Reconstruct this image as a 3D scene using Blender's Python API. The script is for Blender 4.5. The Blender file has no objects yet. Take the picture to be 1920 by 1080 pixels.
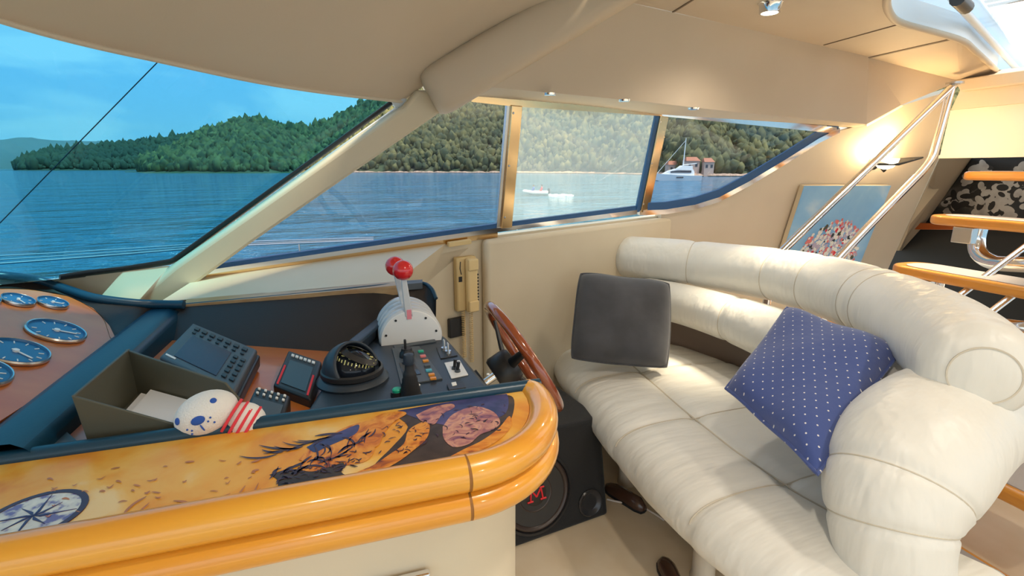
import bpy, bmesh, math, random
import numpy as np
from mathutils import Vector, Matrix
from mathutils.geometry import tessellate_polygon

random.seed(7); rng = np.random.default_rng(7)
scene = bpy.context.scene
col = scene.collection

# ------------------------------------------------------------------ camera
FPX = 950.0; HC = 1.35
PITCH = math.atan((540 - 316) / FPX); YAW = math.radians(18)
cam_d = bpy.data.cameras.new('camera'); cam = bpy.data.objects.new('camera', cam_d); col.objects.link(cam)
cam.location = (0, 0, HC); cam.rotation_euler = (math.pi / 2 - PITCH, 0, -YAW)
cam_d.sensor_width = 36; cam_d.lens = FPX / 1920 * 36; cam_d.clip_start = 0.05; cam_d.clip_end = 30000
scene.camera = cam
vs = scene.view_settings
vs.view_transform = 'Standard'; vs.look = 'None'; vs.gamma = 1; vs.use_curve_mapping = False
vs.exposure = 0.40

# ------------------------------------------------------------------ sky, sun
world = bpy.data.worlds.new('sky'); scene.world = world; world.use_nodes = True
nt = world.node_tree; nt.nodes.clear()
wo = nt.nodes.new('ShaderNodeOutputWorld'); bg = nt.nodes.new('ShaderNodeBackground')
tc = nt.nodes.new('ShaderNodeTexCoord'); mp = nt.nodes.new('ShaderNodeMapping'); mp.inputs['Scale'].default_value = (1, 1, 3.2)
nz = nt.nodes.new('ShaderNodeTexNoise'); nz.inputs['Scale'].default_value = 4.2; nz.inputs['Detail'].default_value = 7; nz.inputs['Distortion'].default_value = .6
rp = nt.nodes.new('ShaderNodeValToRGB'); rp.color_ramp.elements[0].position = .44; rp.color_ramp.elements[1].position = .58
rp.color_ramp.elements[0].color = (.58, .78, .92, 1); rp.color_ramp.elements[1].color = (1.0, 1.0, 1.0, 1)
nt.links.new(tc.outputs['Generated'], mp.inputs['Vector']); nt.links.new(mp.outputs['Vector'], nz.inputs['Vector'])
nt.links.new(nz.outputs['Fac'], rp.inputs['Fac']); nt.links.new(rp.outputs['Color'], bg.inputs['Color'])
bg.inputs['Strength'].default_value = 1.25
nt.links.new(bg.outputs['Background'], wo.inputs['Surface'])

sun_d = bpy.data.lights.new('sun', 'SUN'); sun = bpy.data.objects.new('sun', sun_d); col.objects.link(sun)
sun_d.energy = 6.5; sun_d.color = (1.0, .86, .62); sun_d.angle = math.radians(12)
sun.rotation_euler = Vector((-.32, .30, -.90)).to_track_quat('-Z', 'Y').to_euler()

# ------------------------------------------------------------------ pixel -> place helpers
Fv = Vector((math.sin(YAW) * math.cos(PITCH), math.cos(YAW) * math.cos(PITCH), -math.sin(PITCH)))
Rv = Vector((math.cos(YAW), -math.sin(YAW), 0)); Uv = Rv.cross(Fv); CAM = Vector((0, 0, HC))
def ray(u, v): return Fv + Rv * ((u - 960) / FPX) - Uv * ((v - 540) / FPX)
def pz(u, v, z): d = ray(u, v); return CAM + d * ((z - HC) / d.z)
def pd(u, v, d): return CAM + ray(u, v) * d
def pp(u, v, p, n): d = ray(u, v); return CAM + d * ((Vector(p) - CAM).dot(n) / d.dot(n))

# ------------------------------------------------------------------ materials
MATS = {}
def mat(name, color, rough=.5, metal=0, spec=.5, coat=0, noise=None, bump=None, emit=None, trans=None, sheen=0):
    """noise=(scale, detail, colour2, lo, hi); bump=(scale, strength, distance[, stretch])"""
    if name in MATS: return MATS[name]
    m = bpy.data.materials.new(name); m.use_nodes = True; n = m.node_tree.nodes; l = m.node_tree.links
    b = n['Principled BSDF']
    b.inputs['Base Color'].default_value = (*color, 1); b.inputs['Roughness'].default_value = rough
    b.inputs['Metallic'].default_value = metal; b.inputs['Specular IOR Level'].default_value = spec
    b.inputs['Coat Weight'].default_value = coat; b.inputs['Sheen Weight'].default_value = sheen
    if coat: b.inputs['Coat Roughness'].default_value = .06
    t = n.new('ShaderNodeTexCoord')
    if noise:
        mpn = n.new('ShaderNodeMapping'); x = n.new('ShaderNodeTexNoise'); r = n.new('ShaderNodeValToRGB')
        l.new(t.outputs['Object'], mpn.inputs['Vector'])
        if len(noise) > 5: mpn.inputs['Scale'].default_value = noise[5]
        x.inputs['Scale'].default_value = noise[0]; x.inputs['Detail'].default_value = noise[1]
        r.color_ramp.elements[0].position = noise[3]; r.color_ramp.elements[1].position = noise[4]
        r.color_ramp.elements[0].color = (*color, 1); r.color_ramp.elements[1].color = (*noise[2], 1)
        l.new(mpn.outputs['Vector'], x.inputs['Vector']); l.new(x.outputs['Fac'], r.inputs['Fac']); l.new(r.outputs['Color'], b.inputs['Base Color'])
    if bump:
        mpb = n.new('ShaderNodeMapping'); x = n.new('ShaderNodeTexNoise'); bp = n.new('ShaderNodeBump')
        l.new(t.outputs['Object'], mpb.inputs['Vector'])
        if len(bump) > 3: mpb.inputs['Scale'].default_value = bump[3]
        x.inputs['Scale'].default_value = bump[0]; x.inputs['Detail'].default_value = 5 if bump[0] > 30 else 2.5
        bp.inputs['Strength'].default_value = bump[1]; bp.inputs['Distance'].default_value = bump[2]
        l.new(mpb.outputs['Vector'], x.inputs['Vector']); l.new(x.outputs['Fac'], bp.inputs['Height']); l.new(bp.outputs['Normal'], b.inputs['Normal'])
    if emit:
        b.inputs['Emission Color'].default_value = (*emit[0], 1); b.inputs['Emission Strength'].default_value = emit[1]
    MATS[name] = m
    return m

def glass(name, tint, milky=0, gloss=.05):
    m = bpy.data.materials.new(name); m.use_nodes = True; n = m.node_tree.nodes; l = m.node_tree.links; n.clear()
    o = n.new('ShaderNodeOutputMaterial'); t = n.new('ShaderNodeBsdfTransparent'); g = n.new('ShaderNodeBsdfGlossy'); mx = n.new('ShaderNodeMixShader')
    t.inputs['Color'].default_value = (*tint, 1); g.inputs['Roughness'].default_value = .02; mx.inputs['Fac'].default_value = gloss
    l.new(t.outputs[0], mx.inputs[1]); l.new(g.outputs[0], mx.inputs[2]); last = mx
    if milky:
        d = n.new('ShaderNodeBsdfTranslucent'); d.inputs['Color'].default_value = (.92, .97, .95, 1); m2 = n.new('ShaderNodeMixShader'); m2.inputs['Fac'].default_value = milky
        l.new(mx.outputs[0], m2.inputs[1]); l.new(d.outputs[0], m2.inputs[2]); last = m2
    l.new(last.outputs[0], o.inputs['Surface']); MATS[name] = m
    return m

CREAM = (.66, .56, .41)
mat('cream_wall', (.68, .58, .42), .55, noise=(3, 3, (.72, .62, .46), .35, .7), bump=(180, .05, .002))
mat('cream_vinyl', (.66, .56, .43), .6, noise=(2, 3, (.70, .60, .47), .35, .7), bump=(220, .06, .002))
mat('headliner', (.62, .50, .37), .62, noise=(2, 3, (.66, .54, .41), .35, .7), bump=(260, .06, .002))
mat('panel_line', (.20, .14, .09), .7)
mat('white_panel', (.78, .74, .66), .5)
mat('white_gel', (.85, .90, .95), .3)
mat('floor', (.72, .58, .40), .45, noise=(4.5, 6, (.80, .68, .52), .35, .68))
mat('leather', (.77, .74, .67), .42, noise=(5, 4, (.82, .79, .72), .3, .7), bump=(9, .38, .022, (.5, 2.2, 1)))
mat('leather_pleat', (.77, .74, .67), .42, noise=(5, 4, (.82, .79, .72), .3, .7), bump=(13, .5, .018, (1.6, 1.6, .4)))
mat('leather_seam', (.62, .55, .44), .6)
mat('honey_wood', (.76, .30, .020), .28, coat=.7, noise=(4, 5, (.84, .40, .038), .3, .75, (.6, 6, 6)))
mat('honey_joint', (.30, .12, .02), .5)
mat('dash_wood', (.50, .125, .020), .28, coat=.25, noise=(5, 6, (.58, .18, .035), .3, .75, (1, 4, 4)))
mat('tread_wood', (.66, .25, .03), .3, coat=.6, noise=(4, 5, (.75, .34, .06), .3, .75, (6, .8, 6)))
mat('tread_mat', (.42, .38, .36), .8, bump=(300, .3, .003))
mat('wheel_wood', (.24, .045, .012), .15, coat=1.0, noise=(8, 4, (.34, .08, .02), .3, .7))
mat('black_vinyl', (.024, .018, .017), .5, bump=(260, .12, .003))
mat('navy_vinyl', (.006, .045, .085), .35, bump=(260, .08, .002))
mat('pod_plastic', (.026, .038, .055), .42, bump=(320, .08, .002))
mat('black_plastic', (.018, .018, .020), .4)
mat('charcoal_plastic', (.07, .085, .10), .45)
mat('olive_plastic', (.095, .092, .065), .5, bump=(150, .03, .002))
mat('rubber', (.012, .012, .014), .65)
mat('carpet_black', (.012, .012, .013), .9, bump=(500, .6, .004), sheen=.1)
mat('chrome', (.82, .82, .84), .10, metal=1)
mat('steel', (.62, .61, .60), .25, metal=1)
mat('amber_chrome', (.80, .56, .30), .16, metal=1)  # amber reflections on the chrome are put into its colour
mat('grey_metal', (.56, .58, .60), .38, noise=(6, 3, (.62, .64, .66), .3, .7))
mat('white_plate', (.78, .78, .77), .4)
mat('white_print', (.85, .85, .82), .5)
mat('yellow_print', (.80, .75, .30), .5)
mat('red_ball', (.72, .02, .025), .2, coat=.6)
mat('pink_mark', (.80, .25, .30), .5)
mat('green_btn', (.02, .45, .28), .4); mat('orange_btn', (.80, .30, .04), .4); mat('pink_btn', (.80, .22, .22), .4); mat('teal_btn', (.10, .45, .55), .4)
mat('gauge_blue', (.02, .13, .30), .25)
mat('glass_dark', (.012, .016, .025), .10, spec=.3)
mat('screen_grey', (.055, .055, .055), .18)
mat('screen_plotter', (.035, .016, .040), .22, spec=.25)
mat('beige_phone', (.80, .60, .30), .42); mat('beige_phone_dark', (.70, .52, .25), .5)
mat('paper', (.82, .82, .84), .8)
mat('plush_white', (.84, .82, .78), .95, bump=(300, .5, .004), sheen=.4)
mat('plush_blue', (.03, .10, .42), .9); mat('plush_red', (.75, .05, .07), .9)
mat('cushion_grey', (.060, .060, .066), .95, noise=(9, 5, (.085, .085, .095), .35, .7), bump=(14, .12, .01), sheen=.3)
mat('sub_cone', (.030, .026, .022), .5); mat('sub_surround', (.045, .030, .026), .35); mat('sub_logo', (.75, .02, .03), .4)
mat('port_gloss', (.03, .03, .034), .22); mat('shoe_brown', (.075, .035, .022), .25, coat=.3)
mat('taupe', (.26, .19, .15), .6); mat('grille_brown', (.05, .035, .03), .6)
mat('cable_white', (.75, .66, .60), .5)
mat('wood_ledge', (.34, .20, .09), .35, noise=(14, 5, (.50, .34, .17), .3, .7, (1, 5, 5)))
mat('gasket', (.010, .012, .016), .45)
mat('blue_seal', (.02, .10, .26), .35)
mat('shelf_wood', (.45, .10, .015), .3, coat=.5)
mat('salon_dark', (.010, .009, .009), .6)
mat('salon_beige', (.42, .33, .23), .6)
mat('lamp_glow', (1, .95, .8), .5, emit=((1, .9, .7), 6)); mat('sconce_glow', (1, .9, .7), .5, emit=((1, .80, .48), 7))
mat('forest', (.028, .044, .020), .9, noise=(.16, 6, (.165, .15, .050), .38, .70))
mat('forest_far', (.026, .045, .028), .9, noise=(.012, 6, (.055, .070, .038), .35, .7))
mat('hill_ground', (.05, .075, .03), .95, noise=(.03, 6, (.16, .13, .08), .4, .75))
mat('shore_rock', (.55, .36, .25), .9, noise=(.3, 5, (.36, .24, .17), .35, .7))
mat('sea', (.035, .18, .30), .08, spec=.5)
mat('boat_white', (.85, .84, .80), .35); mat('boat_glass', (.05, .06, .07), .2); mat('house_wall', (.62, .42, .32), .8); mat('house_roof', (.42, .16, .09), .8)
mat('shirt_red', (.70, .08, .09), .8); mat('shirt_blue', (.06, .12, .45), .8); mat('skin', (.55, .32, .22), .6); mat('foam', (.85, .9, .92), .9)
glass('windshield_glass', (.34, .66, .80), 0, .03)
glass('side_glass', (.68, .75, .86), 0, .04)
glass('hazy_glass', (1, 1, .96), .20, .03)

def acrylic():
    m = bpy.data.materials.new('acrylic'); m.use_nodes = True; n = m.node_tree.nodes; l = m.node_tree.links; n.clear(); o = n.new('ShaderNodeOutputMaterial')
    a = n.new('ShaderNodeBsdfTranslucent'); a.inputs['Color'].default_value = (.62, .74, .86, 1); b = n.new('ShaderNodeBsdfDiffuse'); b.inputs['Color'].default_value = (.75, .82, .90, 1); mx = n.new('ShaderNodeMixShader'); mx.inputs[0].default_value = .45
    l.new(a.outputs[0], mx.inputs[1]); l.new(b.outputs[0], mx.inputs[2]); l.new(mx.outputs[0], o.inputs['Surface']); MATS['acrylic'] = m
acrylic()

def sea_bump():
    m = MATS['sea']; n = m.node_tree.nodes; l = m.node_tree.links; b = n['Principled BSDF']
    g = n.new('ShaderNodeNewGeometry'); mpv = n.new('ShaderNodeMapping'); mpv.inputs['Scale'].default_value = (.55, 1.0, 1); mpv.inputs['Rotation'].default_value = (0, 0, .25)
    a = n.new('ShaderNodeTexNoise'); a.inputs['Scale'].default_value = .55; a.inputs['Detail'].default_value = 6; a.inputs['Roughness'].default_value = .6
    c = n.new('ShaderNodeTexNoise'); c.inputs['Scale'].default_value = .085; c.inputs['Detail'].default_value = 5; c.inputs['Roughness'].default_value = .6
    ad = n.new('ShaderNodeMath'); ad.operation = 'MULTIPLY_ADD'; ad.inputs[1].default_value = 5.0
    bp = n.new('ShaderNodeBump'); bp.inputs['Strength'].default_value = 1.0; bp.inputs['Distance'].default_value = 2.4
    l.new(g.outputs['Position'], mpv.inputs['Vector']); l.new(mpv.outputs[0], a.inputs['Vector']); l.new(mpv.outputs[0], c.inputs['Vector'])
    l.new(c.outputs['Fac'], ad.inputs[0]); l.new(a.outputs['Fac'], ad.inputs[2]); l.new(ad.outputs[0], bp.inputs['Height']); l.new(bp.outputs[0], b.inputs['Normal'])
sea_bump()

def dotted_blue():
    m = mat('cushion_blue', (.045, .075, .26), .85, sheen=.4); n = m.node_tree.nodes; l = m.node_tree.links; b = n['Principled BSDF']
    t = n.new('ShaderNodeTexCoord'); mask = None
    for off in (0, .5):
        mpv = n.new('ShaderNodeMapping'); mpv.inputs['Scale'].default_value = (27, 27, 0); mpv.inputs['Location'].default_value = (off, off, 0)
        fr = n.new('ShaderNodeVectorMath'); fr.operation = 'FRACTION'; di = n.new('ShaderNodeVectorMath'); di.operation = 'DISTANCE'; di.inputs[1].default_value = (.5, .5, 0)
        lt = n.new('ShaderNodeMath'); lt.operation = 'LESS_THAN'; lt.inputs[1].default_value = .06
        l.new(t.outputs['Object'], mpv.inputs[0]); l.new(mpv.outputs[0], fr.inputs[0]); l.new(fr.outputs[0], di.inputs[0]); l.new(di.outputs['Value'], lt.inputs[0])
        if mask is None: mask = lt
        else:
            mxm = n.new('ShaderNodeMath'); mxm.operation = 'MAXIMUM'; l.new(mask.outputs[0], mxm.inputs[0]); l.new(lt.outputs[0], mxm.inputs[1]); mask = mxm
    mc = n.new('ShaderNodeMix'); mc.data_type = 'RGBA'; mc.inputs[6].default_value = (.050, .082, .27, 1); mc.inputs[7].default_value = (.75, .72, .70, 1)
    l.new(mask.outputs[0], mc.inputs[0]); l.new(mc.outputs[2], b.inputs['Base Color'])
    x = n.new('ShaderNodeTexNoise'); x.inputs['Scale'].default_value = 11; x.inputs['Detail'].default_value = 5; bp = n.new('ShaderNodeBump'); bp.inputs['Strength'].default_value = .35; bp.inputs['Distance'].default_value = .012
    l.new(t.outputs['Object'], x.inputs['Vector']); l.new(x.outputs['Fac'], bp.inputs['Height']); l.new(bp.outputs[0], b.inputs['Normal'])
dotted_blue()

def ramp_mat(name, scale, stops, rough=.5, coat=0, detail=6, dist=0, mscale=(1, 1, 1), voronoi=False):
    m = mat(name, stops[0][1], rough, coat=coat, spec=.5 if not name.startswith(('print', 'parch', 'rose')) else .18); n = m.node_tree.nodes; l = m.node_tree.links; b = n['Principled BSDF']
    t = n.new('ShaderNodeTexCoord'); mpv = n.new('ShaderNodeMapping'); mpv.inputs['Scale'].default_value = mscale
    x = n.new('ShaderNodeTexVoronoi' if voronoi else 'ShaderNodeTexNoise'); x.inputs['Scale'].default_value = scale
    if not voronoi: x.inputs['Detail'].default_value = detail; x.inputs['Distortion'].default_value = dist
    r = n.new('ShaderNodeValToRGB'); cr = r.color_ramp
    while len(cr.elements) < len(stops): cr.elements.new(.5)
    for e, (p, c) in zip(cr.elements, stops): e.position = p; e.color = (*c, 1)
    l.new(t.outputs['Object'], mpv.inputs[0]); l.new(mpv.outputs[0], x.inputs['Vector']); l.new(x.outputs[0], r.inputs['Fac']); l.new(r.outputs[0], b.inputs['Base Color'])
    return m
ramp_mat('parchment', 9, [(.30, (.70, .22, .02)), (.45, (.80, .36, .045)), (.58, (.84, .48, .10)), (.72, (.84, .62, .30))], .30, .0, 7, .5)
ramp_mat('print_orange', 28, [(.30, (.20, .045, .03)), (.42, (.60, .17, .02)), (.6, (.78, .33, .05)), (.75, (.45, .12, .03))], .28, .0, 6, 1.6)
ramp_mat('print_mauve', 30, [(.30, (.12, .045, .12)), (.45, (.42, .17, .16)), (.6, (.62, .32, .22)), (.75, (.25, .10, .20))], .28, .0, 6, 1.6)
ramp_mat('print_dark', 22, [(.35, (.045, .030, .025)), (.6, (.075, .050, .040)), (.75, (.10, .055, .03))], .28, .0, 6, .8)
ramp_mat('print_blue', 20, [(.35, (.035, .045, .13)), (.6, (.075, .07, .20)), (.75, (.14, .09, .22))], .28, .0, 5, .8)
mat('print_ink', (.050, .012, .030), .35); mat('print_brown', (.50, .17, .03), .35)
ramp_mat('rose_white', 60, [(.40, (.16, .12, .30)), (.50, (.62, .60, .55)), (.7, (.78, .76, .66))], .12, .5, 3)
mat('mural_light', (.42, .39, .36), .4, noise=(9, 4, (.25, .23, .21), .4, .7)); ramp_mat('mural', 3, [(.45, (.008, .008, .009)), (.60, (.03, .03, .03)), (.72, (.12, .11, .10))], .35, 0, 5, .4)
ramp_mat('paint_sky', 3, [(.35, (.20, .46, .80)), (.55, (.30, .56, .85)), (.72, (.55, .72, .88))], .7, 0, 5, .5)

# ------------------------------------------------------------------ mesh helpers
def frame(o, x, y):
    x = Vector(x).normalized(); y = Vector(y); z = x.cross(y).normalized(); y = z.cross(x).normalized()
    return Matrix(((x.x, y.x, z.x, o[0]), (x.y, y.y, z.y, o[1]), (x.z, y.z, z.z, o[2]), (0, 0, 0, 1)))
def framez(o, z, xh=(1, 0, 0)):
    z = Vector(z).normalized(); x = Vector(xh); x = (x - z * x.dot(z)).normalized(); y = z.cross(x)
    return Matrix(((x.x, y.x, z.x, o[0]), (x.y, y.y, z.y, o[1]), (x.z, y.z, z.z, o[2]), (0, 0, 0, 1)))
def crom(pts, n):
    """smooth curve through points (vectors or tuples), n samples per span"""
    P = [Vector(p) for p in pts]; P = [P[0] * 2 - P[1]] + P + [P[-1] * 2 - P[-2]]; out = []
    for i in range(1, len(P) - 2):
        a, b, c, d = P[i - 1:i + 3]
        for k in range(n):
            t = k / n
            out.append(.5 * ((2 * b) + (c - a) * t + (2 * a - 5 * b + 4 * c - d) * t * t + (3 * b - a - 3 * c + d) * t ** 3))
    out.append(P[-2].copy())
    return out
def wloc(o):
    v = Vector((0, 0, 0))
    while o is not None: v += o.location; o = o.parent
    return v

class MB:
    def __init__(s): s.v = []; s.f = []
    def add(s, vs_, fs, M=None):
        k = len(s.v); s.v += [(M @ Vector(p)) if M is not None else Vector(p) for p in vs_]; s.f += [tuple(i + k for i in f) for f in fs]; return s
    def box(s, c, d, M=None):
        x, y, z = [q / 2 for q in d]; c = Vector(c)
        return s.add([c + Vector(p) for p in ((-x, -y, -z), (x, -y, -z), (x, y, -z), (-x, y, -z), (-x, -y, z), (x, -y, z), (x, y, z), (-x, y, z))],
                     [(0, 3, 2, 1), (4, 5, 6, 7), (0, 1, 5, 4), (1, 2, 6, 5), (2, 3, 7, 6), (3, 0, 4, 7)], M)
    def prism(s, poly, h0, h1, M=None):
        n = len(poly); area = sum(poly[i][0] * poly[(i + 1) % n][1] - poly[(i + 1) % n][0] * poly[i][1] for i in range(n))
        if area < 0: poly = poly[::-1]
        return s.add([(x, y, h0) for x, y in poly] + [(x, y, h1) for x, y in poly],
                     [tuple(range(n - 1, -1, -1)), tuple(range(n, 2 * n))] + [(i, (i + 1) % n, n + (i + 1) % n, n + i) for i in range(n)], M)
    def slab(s, pts, off):
        """planar polygon in space, thickened by the vector off"""
        pts = [Vector(p) for p in pts]; n = len(pts); off = Vector(off)
        nn = Vector((0, 0, 0))
        for i in range(n): nn += pts[i].cross(pts[(i + 1) % n])
        if nn.dot(off) < 0: pts = pts[::-1]
        return s.add(pts + [p + off for p in pts], [tuple(range(n - 1, -1, -1)), tuple(range(n, 2 * n))] + [(i, (i + 1) % n, n + (i + 1) % n, n + i) for i in range(n)])
    def tube(s, path, r, seg=12, closed=False, flat=1.0, upv=None):
        P = [Vector(p) for p in path]; n = len(P); rr = r if hasattr(r, '__len__') else [r] * n
        prev = None; k0 = len(s.v)
        for i in range(n):
            t = (P[(i + 1) % n] - P[i - 1]) if closed else (P[min(i + 1, n - 1)] - P[max(i - 1, 0)])
            t.normalize()
            if prev is None:
                a = Vector(upv) if upv else (Vector((0, 0, 1)) if abs(t.z) < .9 else Vector((1, 0, 0)))
            else: a = prev
            a = (a - t * a.dot(t)).normalized(); b = t.cross(a); prev = a
            for j in range(seg):
                q = 2 * math.pi * j / seg; s.v.append(P[i] + (a * math.cos(q) * flat + b * math.sin(q)) * rr[i])
        m = n if closed else n - 1
        for i in range(m):
            for j in range(seg):
                a0 = k0 + i * seg; b0 = k0 + ((i + 1) % n) * seg; j2 = (j + 1) % seg
                s.f.append((a0 + j, a0 + j2, b0 + j2, b0 + j))
        if not closed:
            s.f.append(tuple(k0 + j for j in range(seg - 1, -1, -1))); s.f.append(tuple(k0 + (n - 1) * seg + j for j in range(seg)))
        return s
    def lathe(s, prof, M=None, seg=32, closed=False):
        vs_ = []; fs = []; n = len(prof)
        for r, h in prof:
            for j in range(seg):
                q = 2 * math.pi * j / seg; vs_.append((max(r, 1e-5) * math.cos(q), max(r, 1e-5) * math.sin(q), h))
        for i in range(n if closed else n - 1):
            for j in range(seg):
                j2 = (j + 1) % seg; k = (i + 1) % n
                fs.append((i * seg + j, i * seg + j2, k * seg + j2, k * seg + j))
        if not closed:
            fs.append(tuple(range(seg - 1, -1, -1))); fs.append(tuple((n - 1) * seg + j for j in range(seg)))
        return s.add(vs_, fs, M)
    def sphere(s, c, r, seg=20, rings=12, M=None):
        r = r if hasattr(r, '__len__') else (r, r, r); vs_ = []; fs = []
        for i in range(rings + 1):
            a = math.pi * i / rings
            for j in range(seg):
                q = 2 * math.pi * j / seg; vs_.append((c[0] + r[0] * max(math.sin(a), 1e-4) * math.cos(q), c[1] + r[1] * max(math.sin(a), 1e-4) * math.sin(q), c[2] + r[2] * math.cos(a)))
        for i in range(rings):
            for j in range(seg): fs.append((i * seg + j, (i + 1) * seg + j, (i + 1) * seg + (j + 1) % seg, i * seg + (j + 1) % seg))
        return s.add(vs_, fs, M)
    def grid(s, rows, flip=False):
        k = len(s.v); n = len(rows); m = len(rows[0])
        for r in rows: s.v += [Vector(p) for p in r]
        for i in range(n - 1):
            for j in range(m - 1):
                f = (k + i * m + j, k + i * m + j + 1, k + (i + 1) * m + j + 1, k + (i + 1) * m + j); s.f.append(f[::-1] if flip else f)
        return s
    def build(s, name, material, parent=None, bevel=0, smooth=True, ang=40, local=None, seg=3):
        """local: matrix giving the object's own axes (top-level things only)"""
        if parent is not None: o0 = wloc(parent); Mi = Matrix.Translation(-o0)
        elif local is not None: Mi = local.inverted()
        else:
            lo = [min(p[i] for p in s.v) for i in range(3)]; hi = [max(p[i] for p in s.v) for i in range(3)]
            o0 = Vector(((lo[0] + hi[0]) / 2, (lo[1] + hi[1]) / 2, lo[2])); Mi = Matrix.Translation(-o0)
        me = bpy.data.meshes.new(name); me.from_pydata([tuple(Mi @ p) for p in s.v], [], s.f); me.update()
        bmx = bmesh.new(); bmx.from_mesh(me); bmesh.ops.recalc_face_normals(bmx, faces=bmx.faces); bmx.to_mesh(me); bmx.free()
        if smooth:
            me.polygons.foreach_set('use_smooth', [True] * len(me.polygons)); me.set_sharp_from_angle(angle=math.radians(ang))
        me.materials.append(MATS[material]); o = bpy.data.objects.new(name, me); col.objects.link(o)
        if parent is not None: o.parent = parent
        elif local is not None: o.matrix_world = local
        else: o.location = o0
        if bevel:
            b = o.modifiers.new('bevel', 'BEVEL'); b.width = bevel; b.segments = seg; b.limit_method = 'ANGLE'; b.angle_limit = math.radians(35); b.harden_normals = False
        return o
def tag(o, label, cat=None, group=None, kind=None):
    o['label'] = label
    if cat: o['category'] = cat
    if group: o['group'] = group
    if kind: o['kind'] = kind
    return o
def thing(name, loc, label, cat, group=None):
    o = bpy.data.objects.new(name, None); o.empty_display_size = .05; col.objects.link(o); o.location = loc
    return tag(o, label, cat, group)
def struct(o, label): o['kind'] = 'structure'; o['label'] = label; return o
def B(): return MB()

# ================================================================== THE SETTING
ZC = 1.95
A0 = pz(400, 498, 1.05); B0 = pz(1240, 400, 1.10)
D1 = (B0 - A0).normalized(); INN = Vector((D1.y, -D1.x, 0)).normalized()            # inboard
UP1 = Vector((0, 0, 1)) * math.cos(math.radians(12)) + INN * math.sin(math.radians(12))
N1 = D1.cross(UP1).normalized()                                                     # side-window plane, forward part
if N1.dot(INN) < 0: N1 = -N1
def w1(u, v, off=0): return pp(u, v, A0 + N1 * off, N1)
m2b = w1(1203, 394); m2t = w1(1238, 214)
D2 = Vector((math.cos(math.radians(3)), math.sin(math.radians(3)), 0)); N2 = D2.cross((m2t - m2b).normalized()).normalized()
if N2.dot(INN) < 0: N2 = -N2
def w2(u, v, off=0): return pp(u, v, m2b + N2 * off, N2)
def wall_at(u, v, off=0): return w1(u, v, off) if u < 1220 else w2(u, v, off)
N1V = INN.copy()
def w1v(u, v, off=0): return pp(u, v, A0 + N1V * off, N1V)

# --- floor
o = B().slab([(-2.2, -2.2, 0), (6.5, -2.2, 0), (6.5, 4, 0), (-2.2, 4, 0)], (0, 0, -.05)).build('floor', 'floor', smooth=False); struct(o, 'beige marbled vinyl cabin floor')

# --- lower side wall (below the window), forward part
def sill(s): return A0 + D1 * s
s_end = (m2b - A0).dot(D1) + .22
w = B()
pts = [sill(-.75), sill(s_end)]
w.slab([Vector((pts[0].x, pts[0].y, 0)), Vector((pts[1].x, pts[1].y, 0)), pts[1] + Vector((0, 0, -.012)), pts[0] + Vector((0, 0, -.012))], -INN * .06)
wall_s = w.build('wall_starboard', 'cream_wall', smooth=False); struct(wall_s, 'cream side wall below the cabin window')
# raised padded panel aft of the handset
p0 = w1v(900, 470); p1 = w1v(1243, 470)
s0 = (p0 - A0).dot(INN.cross(Vector((0, 0, 1))) * -1) if False else (p0 - A0).dot(Vector((D1.x, D1.y, 0)).normalized())
s1 = (p1 - A0).dot(Vector((D1.x, D1.y, 0)).normalized())
DH = Vector((D1.x, D1.y, 0)).normalized(); base = Vector((A0.x, A0.y, 0))
def zs(s): return (A0 + D1 * (s / D1.dot(DH))).z
o = B().slab([base + DH * s0 + Vector((0, 0, .0)) + INN * .002, base + DH * s1 + INN * .002, base + DH * s1 + INN * .002 + Vector((0, 0, zs(s1) - .02)), base + DH * s0 + INN * .002 + Vector((0, 0, zs(s0) - .02))], INN * .05).build('padded_panel', 'cream_wall', wall_s, bevel=.02)

# --- aft side wall (behind the settee), built round the third pane
aft_top = [(1240, 400), (1275, 396), (1310, 388), (1345, 375), (1380, 357), (1420, 335), (1480, 298), (1540, 262), (1572, 246), (1628, 232), (1690, 198), (1790, 168)]
aft_pts = [w2(u, v) for u, v in aft_top]
endx = 3.80
line0 = Vector((m2b.x, m2b.y, 0))
pts = [q for q in aft_pts]
e_top = w2(1775, 205); e_bot = w2(1640, 560)
poly = pts + [e_top, w2(1760, 295), e_bot, w2(1240, 640)]
wall_a = B().slab(poly, -N2 * .06).build('wall_starboard_aft', 'cream_vinyl', smooth=False); struct(wall_a, 'cream side wall behind the settee with the flower painting')

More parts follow.
